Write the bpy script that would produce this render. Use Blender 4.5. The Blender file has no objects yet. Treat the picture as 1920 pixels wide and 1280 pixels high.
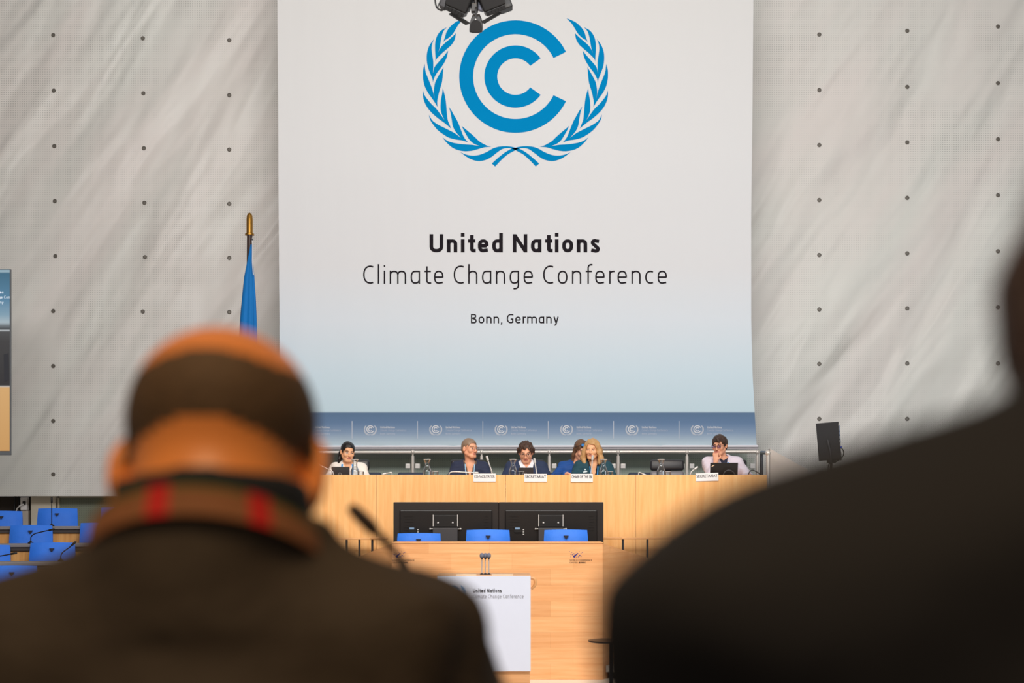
import bpy, bmesh, math, random
import numpy as np
from mathutils import Vector, Matrix
from mathutils.geometry import tessellate_polygon

random.seed(7)
SC = bpy.context.scene
COL = SC.collection

# ------------------------------------------------------------------ camera, world, lights, exposure
F = 1920 * 50.0 / 36.0
CZ = 1.70
HY = 960.0


def Wp(px, py, Y):
    return Vector(((px - 960.0) / F * Y, Y, CZ + (HY - py) / F * Y))


cam = bpy.data.cameras.new('camera')
cam.lens = 50.0
cam.sensor_width = 36.0
cam.shift_y = 320.0 / 1920.0
cam.clip_start = 0.05
cam.dof.use_dof = True
cam.dof.focus_distance = 16.8
cam.dof.aperture_fstop = 2.8
camo = bpy.data.objects.new('camera', cam)
COL.objects.link(camo)
camo.location = (0, 0, CZ)
camo.rotation_euler = (math.pi / 2, 0, 0)
SC.camera = camo


def lin(r, g, b):
    def f(c):
        c = c / 255.0
        return c / 12.92 if c <= 0.04045 else ((c + 0.055) / 1.055) ** 2.4
    return (f(r), f(g), f(b), 1.0)


world = bpy.data.worlds.new('world')
SC.world = world
world.use_nodes = True
bg = world.node_tree.nodes['Background']
bg.inputs[0].default_value = (1.0, 0.955, 0.90, 1)
bg.inputs[1].default_value = 0.22


def area_light(name, loc, target, sx, sy, power, color):
    l = bpy.data.lights.new(name, 'AREA')
    l.shape = 'RECTANGLE'
    l.size = sx
    l.size_y = sy
    l.energy = power
    l.color = color
    o = bpy.data.objects.new(name, l)
    COL.objects.link(o)
    o.location = loc
    d = Vector(target) - Vector(loc)
    o.rotation_euler = d.to_track_quat('-Z', 'Y').to_euler()
    return o


# added frontal fill, glazed ceiling, warm stage downlight, added cool side fill, added warm fill over the seats
area_light('added_front_fill', (0, 6.5, 6.8), (0, 18.6, 3.2), 11, 2.0, 1290, (1.0, 0.985, 0.975))  # added fill hung in mid-air to light banner and wall evenly
area_light('skylight', (0, 12.0, 11.5), (0, 18.0, 2.0), 14, 5, 330, (1.0, 0.98, 0.96))
def spot_light(name, loc, target, angle, blend, power, color):
    l = bpy.data.lights.new(name, 'SPOT')
    l.energy = power
    l.color = color
    l.spot_size = math.radians(angle)
    l.spot_blend = blend
    l.shadow_soft_size = 0.35
    o = bpy.data.objects.new(name, l)
    COL.objects.link(o)
    o.location = loc
    o.rotation_euler = (Vector(target) - Vector(loc)).to_track_quat('-Z', 'Y').to_euler()


# stage spotlights of the hanging rigs, aimed down at desk and counter
for sx in (-2.0, 0.0, 2.0):
    spot_light('stage_spotlight', (sx, 11.6, 7.0), (sx * 0.9, 15.8, 1.3), 50, 0.75, 720, (1.0, 0.83, 0.64))
area_light('added_cool_fill', (9.5, 10.0, 4.5), (3.0, 19.0, 3.0), 5, 4, 200, (0.80, 0.90, 1.0))  # added cool fill from the right, no window behind it
area_light('added_warm_fill', (-0.5, -0.5, 5.2), (-0.2, 1.2, 1.6), 1.4, 1.0, 150, (1.0, 0.76, 0.48))  # added warm fill, brightens heads and backs of the foreground figures

SC.view_settings.view_transform = 'Standard'
SC.view_settings.look = 'None'
SC.view_settings.gamma = 1.0
SC.view_settings.use_curve_mapping = False
SC.view_settings.exposure = -0.62

# ------------------------------------------------------------------ materials
MATS = {}


def mat(name, col, rough=0.5, metal=0.0, bump=None, var=None, spec=0.5, coat=0.0, emit=None, trans=0.0, ior=1.45):
    """principled material; bump=(scale,strength,distance); var=(scale, amount) slight colour wear"""
    if name in MATS:
        return MATS[name]
    m = bpy.data.materials.new(name)
    m.use_nodes = True
    nt = m.node_tree
    b = nt.nodes['Principled BSDF']
    b.inputs['Base Color'].default_value = col
    b.inputs['Roughness'].default_value = rough
    b.inputs['Metallic'].default_value = metal
    b.inputs['Specular IOR Level'].default_value = spec
    b.inputs['Coat Weight'].default_value = coat
    b.inputs['IOR'].default_value = ior
    b.inputs['Transmission Weight'].default_value = trans
    if emit:
        b.inputs['Emission Color'].default_value = emit[0]
        b.inputs['Emission Strength'].default_value = emit[1]
    tc = nt.nodes.new('ShaderNodeTexCoord')
    if var:
        n = nt.nodes.new('ShaderNodeTexNoise')
        n.inputs['Scale'].default_value = var[0]
        n.inputs['Detail'].default_value = 3
        nt.links.new(tc.outputs['Object'], n.inputs['Vector'])
        mx = nt.nodes.new('ShaderNodeMix')
        mx.data_type = 'RGBA'
        k = var[1]
        mx.inputs[6].default_value = tuple(c * (1 - k) for c in col[:3]) + (1,)
        mx.inputs[7].default_value = tuple(min(1, c * (1 + k)) for c in col[:3]) + (1,)
        nt.links.new(n.outputs['Fac'], mx.inputs[0])
        nt.links.new(mx.outputs[2], b.inputs['Base Color'])
    if bump:
        n = nt.nodes.new('ShaderNodeTexNoise')
        n.inputs['Scale'].default_value = bump[0]
        n.inputs['Detail'].default_value = 4
        nt.links.new(tc.outputs['Object'], n.inputs['Vector'])
        bp = nt.nodes.new('ShaderNodeBump')
        bp.inputs['Strength'].default_value = bump[1]
        bp.inputs['Distance'].default_value = bump[2]
        nt.links.new(n.outputs['Fac'], bp.inputs['Height'])
        nt.links.new(bp.outputs['Normal'], b.inputs['Normal'])
    MATS[name] = m
    return m


def math_node(nt, op, a, b=None):
    n = nt.nodes.new('ShaderNodeMath')
    n.operation = op
    for i, v in enumerate((a, b)):
        if v is None:
            continue
        if isinstance(v, (int, float)):
            n.inputs[i].default_value = v
        else:
            nt.links.new(v, n.inputs[i])
    return n.outputs[0]


def wall_material(name, base, hole, streak=1.0, warm=(1.0, 0.985, 0.96)):
    """perforated sheet with a dented, brushed finish: dents are bump, holes are a dot grid"""
    m = bpy.data.materials.new(name)
    m.use_nodes = True
    nt = m.node_tree
    b = nt.nodes['Principled BSDF']
    b.inputs['Roughness'].default_value = 0.42
    b.inputs['Specular IOR Level'].default_value = 0.5
    tc = nt.nodes.new('ShaderNodeTexCoord')
    # dents, drawn out along a rising diagonal
    mp = nt.nodes.new('ShaderNodeMapping')
    mp.vector_type = 'TEXTURE'
    mp.inputs['Rotation'].default_value = (0, math.radians(33), 0)
    mp.inputs['Scale'].default_value = (0.66, 1.0, 2.4)
    nt.links.new(tc.outputs['Object'], mp.inputs['Vector'])
    n1 = nt.nodes.new('ShaderNodeTexNoise')
    n1.inputs['Scale'].default_value = 1.0
    n1.inputs['Detail'].default_value = 2.0
    n1.inputs['Roughness'].default_value = 0.45
    n1.inputs['Distortion'].default_value = 0.25
    nt.links.new(mp.outputs[0], n1.inputs['Vector'])
    bp = nt.nodes.new('ShaderNodeBump')
    bp.inputs['Strength'].default_value = 1.0
    bp.inputs['Distance'].default_value = 0.24 * streak
    nt.links.new(n1.outputs['Fac'], bp.inputs['Height'])
    nt.links.new(bp.outputs['Normal'], b.inputs['Normal'])
    # dot grid
    sp = nt.nodes.new('ShaderNodeSeparateXYZ')
    nt.links.new(tc.outputs['Object'], sp.inputs[0])
    pitch = 0.031
    fx = math_node(nt, 'SUBTRACT', math_node(nt, 'FRACT', math_node(nt, 'DIVIDE', sp.outputs[0], pitch)), 0.5)
    fz = math_node(nt, 'SUBTRACT', math_node(nt, 'FRACT', math_node(nt, 'DIVIDE', sp.outputs[2], pitch)), 0.5)
    d = math_node(nt, 'SQRT', math_node(nt, 'ADD', math_node(nt, 'MULTIPLY', fx, fx), math_node(nt, 'MULTIPLY', fz, fz)))
    dot = math_node(nt, 'LESS_THAN', d, 0.23)
    n2 = nt.nodes.new('ShaderNodeTexNoise')
    n2.inputs['Scale'].default_value = 0.9
    n2.inputs['Detail'].default_value = 3
    nt.links.new(tc.outputs['Object'], n2.inputs['Vector'])
    st = math_node(nt, 'MULTIPLY', math_node(nt, 'MAXIMUM', math_node(nt, 'SUBTRACT', n2.outputs['Fac'], 0.34), 0.04), 1.5)
    fac = math_node(nt, 'MULTIPLY', dot, st)
    # hue drift of the sheet: pinkish grey to greenish cream
    n3 = nt.nodes.new('ShaderNodeTexNoise')
    n3.inputs['Scale'].default_value = 0.8
    n3.inputs['Detail'].default_value = 2
    nt.links.new(mp.outputs[0], n3.inputs['Vector'])
    mr = nt.nodes.new('ShaderNodeMapRange')
    mr.inputs['From Min'].default_value = 0.35
    mr.inputs['From Max'].default_value = 0.65
    nt.links.new(n3.outputs['Fac'], mr.inputs['Value'])
    hx = nt.nodes.new('ShaderNodeMix')
    hx.data_type = 'RGBA'
    hx.inputs[6].default_value = (base[0] * 1.0, base[1] * 0.965, base[2] * 0.955, 1)
    hx.inputs[7].default_value = (base[0] * 0.985, base[1] * 1.01, base[2] * 0.99, 1)
    nt.links.new(mr.outputs[0], hx.inputs[0])
    mx = nt.nodes.new('ShaderNodeMix')
    mx.data_type = 'RGBA'
    nt.links.new(fac, mx.inputs[0])
    nt.links.new(hx.outputs[2], mx.inputs[6])
    mx.inputs[7].default_value = hole
    nt.links.new(mx.outputs[2], b.inputs['Base Color'])
    return m


def wood_material(name, light, dark, vertical=True, planks=None, rough=0.38):
    m = bpy.data.materials.new(name)
    m.use_nodes = True
    nt = m.node_tree
    b = nt.nodes['Principled BSDF']
    b.inputs['Roughness'].default_value = rough
    tc = nt.nodes.new('ShaderNodeTexCoord')
    mp = nt.nodes.new('ShaderNodeMapping')
    mp.inputs['Scale'].default_value = (26, 26, 1.3) if vertical else (1.6, 1.6, 30)
    nt.links.new(tc.outputs['Object'], mp.inputs['Vector'])
    n = nt.nodes.new('ShaderNodeTexNoise')
    n.inputs['Scale'].default_value = 1.0
    n.inputs['Detail'].default_value = 5
    n.inputs['Roughness'].default_value = 0.6
    n.inputs['Distortion'].default_value = 0.4
    nt.links.new(mp.outputs[0], n.inputs['Vector'])
    mr = nt.nodes.new('ShaderNodeMapRange')
    mr.inputs['From Min'].default_value = 0.3
    mr.inputs['From Max'].default_value = 0.7
    nt.links.new(n.outputs['Fac'], mr.inputs['Value'])
    mx = nt.nodes.new('ShaderNodeMix')
    mx.data_type = 'RGBA'
    mx.inputs[6].default_value = dark
    mx.inputs[7].default_value = light
    nt.links.new(mr.outputs[0], mx.inputs[0])
    out = mx.outputs[2]
    if planks:
        sp = nt.nodes.new('ShaderNodeSeparateXYZ')
        nt.links.new(tc.outputs['Object'], sp.inputs[0])
        cb = nt.nodes.new('ShaderNodeCombineXYZ')
        nt.links.new(sp.outputs[0], cb.inputs[0])
        nt.links.new(sp.outputs[2], cb.inputs[1])
        br = nt.nodes.new('ShaderNodeTexBrick')
        br.inputs['Scale'].default_value = 1.0
        br.inputs['Brick Width'].default_value = planks[0]
        br.inputs['Row Height'].default_value = planks[1]
        br.inputs['Mortar Size'].default_value = 0.0012
        br.inputs['Bias'].default_value = 0.0
        br.offset = 0.37
        br.inputs['Color1'].default_value = (1.0, 1.0, 1.0, 1)
        br.inputs['Color2'].default_value = (0.86, 0.82, 0.78, 1)
        br.inputs['Mortar'].default_value = (0.74, 0.68, 0.62, 1)
        nt.links.new(cb.outputs[0], br.inputs['Vector'])
        ml = nt.nodes.new('ShaderNodeMix')
        ml.data_type = 'RGBA'
        ml.blend_type = 'MULTIPLY'
        ml.inputs[0].default_value = 1.0
        nt.links.new(out, ml.inputs[6])
        nt.links.new(br.outputs['Color'], ml.inputs[7])
        out = ml.outputs[2]
    nt.links.new(out, b.inputs['Base Color'])
    return m


def banner_material(z_stops, name):
    """printed colour design by height: z_stops = [(z, rgba)...] from low to high, plus cloth ripple"""
    m = bpy.data.materials.new(name)
    m.use_nodes = True
    nt = m.node_tree
    b = nt.nodes['Principled BSDF']
    b.inputs['Roughness'].default_value = 0.75
    b.inputs['Specular IOR Level'].default_value = 0.2
    tc = nt.nodes.new('ShaderNodeTexCoord')
    sp = nt.nodes.new('ShaderNodeSeparateXYZ')
    nt.links.new(tc.outputs['Object'], sp.inputs[0])
    z0, z1 = z_stops[0][0], z_stops[-1][0]
    mr = nt.nodes.new('ShaderNodeMapRange')
    mr.inputs['From Min'].default_value = z0
    mr.inputs['From Max'].default_value = z1
    nt.links.new(sp.outputs[2], mr.inputs['Value'])
    cr = nt.nodes.new('ShaderNodeValToRGB')
    el = cr.color_ramp.elements
    while len(el) < len(z_stops):
        el.new(0.5)
    for e, (z, c) in zip(el, z_stops):
        e.position = (z - z0) / (z1 - z0)
        e.color = c
    nt.links.new(mr.outputs[0], cr.inputs[0])
    nt.links.new(cr.outputs[0], b.inputs['Base Color'])
    mp = nt.nodes.new('ShaderNodeMapping')
    mp.inputs['Scale'].default_value = (2.2, 1, 0.22)
    nt.links.new(tc.outputs['Object'], mp.inputs['Vector'])
    n = nt.nodes.new('ShaderNodeTexNoise')
    n.inputs['Scale'].default_value = 1.2
    n.inputs['Detail'].default_value = 2
    nt.links.new(mp.outputs[0], n.inputs['Vector'])
    bp = nt.nodes.new('ShaderNodeBump')
    bp.inputs['Strength'].default_value = 0.6
    bp.inputs['Distance'].default_value = 0.03
    nt.links.new(n.outputs['Fac'], bp.inputs['Height'])
    nt.links.new(bp.outputs['Normal'], b.inputs['Normal'])
    return m


def glass_material(name, tint=(1, 1, 1, 1), refl=0.12):
    m = bpy.data.materials.new(name)
    m.use_nodes = True
    nt = m.node_tree
    for n in list(nt.nodes):
        nt.nodes.remove(n)
    out = nt.nodes.new('ShaderNodeOutputMaterial')
    t = nt.nodes.new('ShaderNodeBsdfTransparent')
    t.inputs[0].default_value = tint
    g = nt.nodes.new('ShaderNodeBsdfGlossy')
    g.inputs['Roughness'].default_value = 0.05
    lw = nt.nodes.new('ShaderNodeLayerWeight')
    lw.inputs[0].default_value = refl
    mx = nt.nodes.new('ShaderNodeMixShader')
    nt.links.new(lw.outputs['Facing'], mx.inputs[0])
    nt.links.new(t.outputs[0], mx.inputs[1])
    nt.links.new(g.outputs[0], mx.inputs[2])
    nt.links.new(mx.outputs[0], out.inputs[0])
    return m


M_WALL = wall_material('perforated_sheet', lin(232, 228, 223), lin(136, 132, 126))
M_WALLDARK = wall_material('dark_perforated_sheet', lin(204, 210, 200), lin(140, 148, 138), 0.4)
M_DESKWOOD = wood_material('beech_veneer', lin(253, 200, 136), lin(242, 176, 106), True)
M_BOXWOOD = wood_material('beech_planks', lin(248, 192, 138), lin(235, 168, 110), False, (0.62, 0.16))
M_RAILWOOD = wood_material('rail_wood', lin(236, 178, 120), lin(220, 158, 98), False)
M_BENCHWOOD = wood_material('bench_wood', lin(226, 168, 98), lin(205, 140, 72), True)
M_STEEL = mat('brushed_steel', lin(222, 214, 206), 0.34, 0.5)
M_DARKSTEEL = mat('dark_steel', lin(92, 92, 96), 0.35, 0.9)
M_SILVER = mat('silver_paint', lin(206, 204, 202), 0.35, 0.3)
M_BLUE = mat('blue_upholstery', lin(44, 118, 228), 0.62, bump=(9, 0.35, 0.02), var=(5, 0.08))
M_NAVY = mat('navy_upholstery', lin(50, 58, 78), 0.65, var=(6, 0.1))
M_LEATHER = mat('black_leather', lin(44, 43, 47), 0.38, bump=(30, 0.25, 0.004), var=(8, 0.15))
M_LEATHERGREY = mat('grey_leather', lin(122, 120, 126), 0.4, bump=(30, 0.2, 0.004))
M_BLACK = mat('black_plastic', lin(20, 18, 18), 0.42, var=(14, 0.15))
M_SCREENBACK = mat('screen_back_plastic', lin(38, 32, 30), 0.4, var=(6, 0.2))
M_SLATE = mat('slate_plastic', lin(64, 62, 64), 0.5)
M_MARK = mat('dark_triangle_mark', lin(28, 30, 48), 0.6)
M_WHITE = mat('white_card', lin(240, 236, 236), 0.6, var=(20, 0.03))
M_BOARD = mat('white_board', lin(228, 232, 248), 0.45, var=(3, 0.02))
M_INK = mat('dark_ink', lin(38, 33, 38), 0.9, spec=0.15)
M_INKGREY = mat('grey_ink', lin(120, 116, 126), 0.7)
M_INKBLUE = mat('logo_blue', lin(0, 142, 204), 0.9, var=(0.8, 0.06), spec=0.08)
M_INKNAVY = mat('navy_ink', lin(40, 46, 130), 0.7)
M_PRINTWHITE = mat('white_print', lin(236, 236, 240), 0.6)
M_PRINTGREY = mat('pale_print', lin(208, 214, 226), 0.6)
M_FLOOR = mat('pale_floor', lin(236, 226, 210), 0.4, var=(2, 0.04))
M_CARPET = mat('stage_carpet', lin(118, 112, 108), 0.9, var=(40, 0.12))
M_DESKTOPGREY = mat('grey_desk_edge', lin(128, 122, 122), 0.5, var=(8, 0.05))
M_UNDERSHADE = mat('painted_desk_shade', lin(64, 54, 50), 0.6)  # shade below the bench desk edge, put into the colour
M_CREAM = mat('cream_panel', lin(216, 206, 188), 0.6, var=(3, 0.03))
M_GREYPANEL = mat('grey_panel', lin(196, 186, 178), 0.55, var=(2, 0.03))
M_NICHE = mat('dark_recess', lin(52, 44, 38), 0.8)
M_BRASS = mat('brass', lin(160, 116, 48), 0.35, 0.85, var=(30, 0.2))
M_POLEWOOD = mat('dark_pole_wood', lin(58, 36, 30), 0.4, var=(20, 0.2))
M_FLAG = mat('flag_blue', lin(0, 118, 196), 0.75, var=(6, 0.08))
M_CORD = mat('white_cord', lin(225, 222, 220), 0.7)
M_GLASS = glass_material('clear_glass', (0.98, 0.99, 0.99, 1), 0.55)
M_PANE = glass_material('balustrade_glass', (0.94, 0.97, 0.95, 1), 0.05)
M_WATER = glass_material('water', (0.93, 0.95, 0.97, 1), 0.3)
M_REDLED = mat('red_led', lin(255, 20, 30), 0.4, emit=((1, 0.02, 0.03, 1), 2.0))

# ------------------------------------------------------------------ mesh builder


class MB:
    def __init__(self):
        self.v, self.f, self.m = [], [], []

    def add(self, vs, fs, mi=0):
        o = len(self.v)
        self.v.extend([tuple(p) for p in vs])
        for f in fs:
            self.f.append([i + o for i in f])
            self.m.append(mi)
        return self

    def box(self, c, s, rot=None, mi=0, bev=0.0):
        c = Vector(c)
        hx, hy, hz = s[0] / 2, s[1] / 2, s[2] / 2
        if bev <= 0:
            ps = [Vector((x, y, z)) for x in (-hx, hx) for y in (-hy, hy) for z in (-hz, hz)]
            fs = [(0, 1, 3, 2), (4, 6, 7, 5), (0, 4, 5, 1), (2, 3, 7, 6), (0, 2, 6, 4), (1, 5, 7, 3)]
        else:
            bm = bmesh.new()
            bmesh.ops.create_cube(bm, size=1.0)
            bmesh.ops.scale(bm, vec=s, verts=bm.verts)
            bmesh.ops.bevel(bm, geom=list(bm.edges), offset=min(bev, 0.49 * min(s)), segments=3, affect='EDGES', profile=0.5)
            bm.verts.index_update()
            ps = [v.co.copy() for v in bm.verts]
            fs = [[v.index for v in f.verts] for f in bm.faces]
            bm.free()
        if rot is not None:
            ps = [rot @ p for p in ps]
        return self.add([p + c for p in ps], fs, mi)

    def span(self, lo, hi, mi=0, bev=0.0):
        lo, hi = Vector(lo), Vector(hi)
        return self.box((lo + hi) / 2, hi - lo, None, mi, bev)

    def tube(self, path, r, n=10, mi=0, cap=True):
        path = [Vector(p) for p in path]
        rs = r if isinstance(r, (list, tuple)) else [r] * len(path)
        vs, fs = [], []
        up = None
        for i, p in enumerate(path):
            a = path[max(0, i - 1)]
            b = path[min(len(path) - 1, i + 1)]
            d = (b - a).normalized()
            if up is None:
                up = Vector((0, 0, 1)) if abs(d.z) < 0.9 else Vector((1, 0, 0))
            s = d.cross(up).normalized()
            up = s.cross(d).normalized()
            for k in range(n):
                t = 2 * math.pi * k / n
                vs.append(p + (s * math.cos(t) + up * math.sin(t)) * rs[i])
        for i in range(len(path) - 1):
            for k in range(n):
                k2 = (k + 1) % n
                fs.append((i * n + k, i * n + k2, (i + 1) * n + k2, (i + 1) * n + k))
        if cap:
            fs.append(tuple(range(n))[::-1])
            fs.append(tuple((len(path) - 1) * n + k for k in range(n)))
        return self.add(vs, fs, mi)

    def lathe(self, prof, c=(0, 0, 0), n=24, mi=0, sy=1.0):
        vs, fs = [], []
        for r, z in prof:
            for k in range(n):
                t = 2 * math.pi * k / n
                vs.append((c[0] + r * math.cos(t), c[1] + r * math.sin(t) * sy, c[2] + z))
        for i in range(len(prof) - 1):
            for k in range(n):
                k2 = (k + 1) % n
                fs.append((i * n + k, i * n + k2, (i + 1) * n + k2, (i + 1) * n + k))
        if prof[0][0] > 1e-5:
            fs.append(tuple(range(n))[::-1])
        if prof[-1][0] > 1e-5:
            fs.append(tuple((len(prof) - 1) * n + k for k in range(n)))
        return self.add(vs, fs, mi)

    def ball(self, c, r, mi=0, n=14):
        r = r if isinstance(r, (list, tuple)) else (r, r, r)
        vs, fs = [], []
        m = n // 2
        for i in range(m + 1):
            ph = math.pi * i / m
            for k in range(n):
                t = 2 * math.pi * k / n
                vs.append((c[0] + r[0] * math.sin(ph) * math.cos(t), c[1] + r[1] * math.sin(ph) * math.sin(t), c[2] + r[2] * math.cos(ph)))
        for i in range(m):
            for k in range(n):
                k2 = (k + 1) % n
                fs.append((i * n + k, (i + 1) * n + k, (i + 1) * n + k2, i * n + k2))
        return self.add(vs, fs, mi)

    def prism(self, poly, fn, t0, t1, mi=0):
        """poly = 2-D points; fn(u, v, t) -> 3-D"""
        n = len(poly)
        vs = [fn(u, v, t0) for u, v in poly] + [fn(u, v, t1) for u, v in poly]
        tri = tessellate_polygon([[Vector((u, v, 0)) for u, v in poly]])
        fs = [tuple(t) for t in tri] + [tuple(i + n for i in t) for t in tri]
        fs += [(i, (i + 1) % n, (i + 1) % n + n, i + n) for i in range(n)]
        return self.add(vs, fs, mi)

    def flat(self, poly, fn, mi=0):
        vs = [fn(u, v) for u, v in poly]
        tri = tessellate_polygon([[Vector((u, v, 0)) for u, v in poly]])
        return self.add(vs, [tuple(t) for t in tri], mi)

    def build(self, name, mats, parent=None, smooth=False, fix=True):
        me = bpy.data.meshes.new(name)
        me.from_pydata(self.v, [], self.f)
        mats = mats if isinstance(mats, (list, tuple)) else [mats]
        for m in mats:
            me.materials.append(m)
        if len(mats) > 1:
            me.polygons.foreach_set('material_index', self.m)
        if fix:
            bm = bmesh.new()
            bm.from_mesh(me)
            bmesh.ops.remove_doubles(bm, verts=bm.verts, dist=1e-6)
            bmesh.ops.recalc_face_normals(bm, faces=bm.faces)
            bm.to_mesh(me)
            bm.free()
        if smooth:
            me.polygons.foreach_set('use_smooth', [True] * len(me.polygons))
            if smooth != 'full':
                me.set_sharp_from_angle(angle=math.radians(38))
        me.update()
        return link(name, me, parent)


def link(name, me, parent=None):
    o = bpy.data.objects.new(name, me)
    COL.objects.link(o)
    if parent is not None:
        o.parent = parent
        root = parent
        while root.parent is not None:
            root = root.parent
        if parent is root:
            o.matrix_parent_inverse = base_inverse(root)
    return o


BASES = {}


def base_inverse(root):
    return BASES.get(root.name, Matrix.Identity(4))


def thing(name, label, cat, loc=(0, 0, 0), rotz=0.0, group=None, local=False):
    """an Empty at the thing's base; parts are given in world coordinates unless local"""
    o = bpy.data.objects.new(name, None)
    o.empty_display_size = 0.1
    COL.objects.link(o)
    o.location = loc
    o.rotation_euler = (0, 0, rotz)
    o['label'] = label
    o['category'] = cat
    if group:
        o['group'] = group
    if not local:
        BASES[o.name] = (Matrix.Translation(Vector(loc)) @ Matrix.Rotation(rotz, 4, 'Z')).inverted()
    return o


def tag(o, label, cat, group=None):
    o['label'] = label
    o['category'] = cat
    if group:
        o['group'] = group
    return o


def struct(name, mb, mats, smooth=False):
    o = mb.build(name, mats, None, smooth)
    o['kind'] = 'structure'
    return o


def dup(root, loc, rotz, label):
    r = root.copy()
    COL.objects.link(r)
    r.location = loc
    r.rotation_euler = (0, 0, rotz)
    r['label'] = label
    for ch in list(root.children):
        c = ch.copy()
        COL.objects.link(c)
        c.parent = r
        for g in list(ch.children):
            d = g.copy()
            COL.objects.link(d)
            d.parent = c
    return r


def bez(points, n=8):
    """Catmull-Rom through points (any dimension)"""
    P = [Vector(p) for p in points]
    if len(P) < 3:
        return P
    out = []
    for i in range(len(P) - 1):
        p0 = P[i - 1] if i > 0 else P[i] * 2 - P[i + 1]
        p1, p2 = P[i], P[i + 1]
        p3 = P[i + 2] if i + 2 < len(P) else P[i + 1] * 2 - P[i]
        for k in range(n):
            t = k / n
            out.append(0.5 * ((2 * p1) + (p2 - p0) * t + (2 * p0 - 5 * p1 + 4 * p2 - p3) * t * t + (3 * p1 - p0 - 3 * p2 + p3) * t ** 3))
    out.append(P[-1])
    return out


# ------------------------------------------------------------------ lettering: a light humanist sans drawn with strokes
XH = 0.72


def arc(cx, cy, rx, ry, a0, a1, n=14, e=2.35):
    out = []
    for i in range(n + 1):
        t = math.radians(a0 + (a1 - a0) * i / n)
        c, s = math.cos(t), math.sin(t)
        out.append((cx + rx * math.copysign(abs(c) ** (2 / e), c), cy + ry * math.copysign(abs(s) ** (2 / e), s)))
    return out


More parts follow.
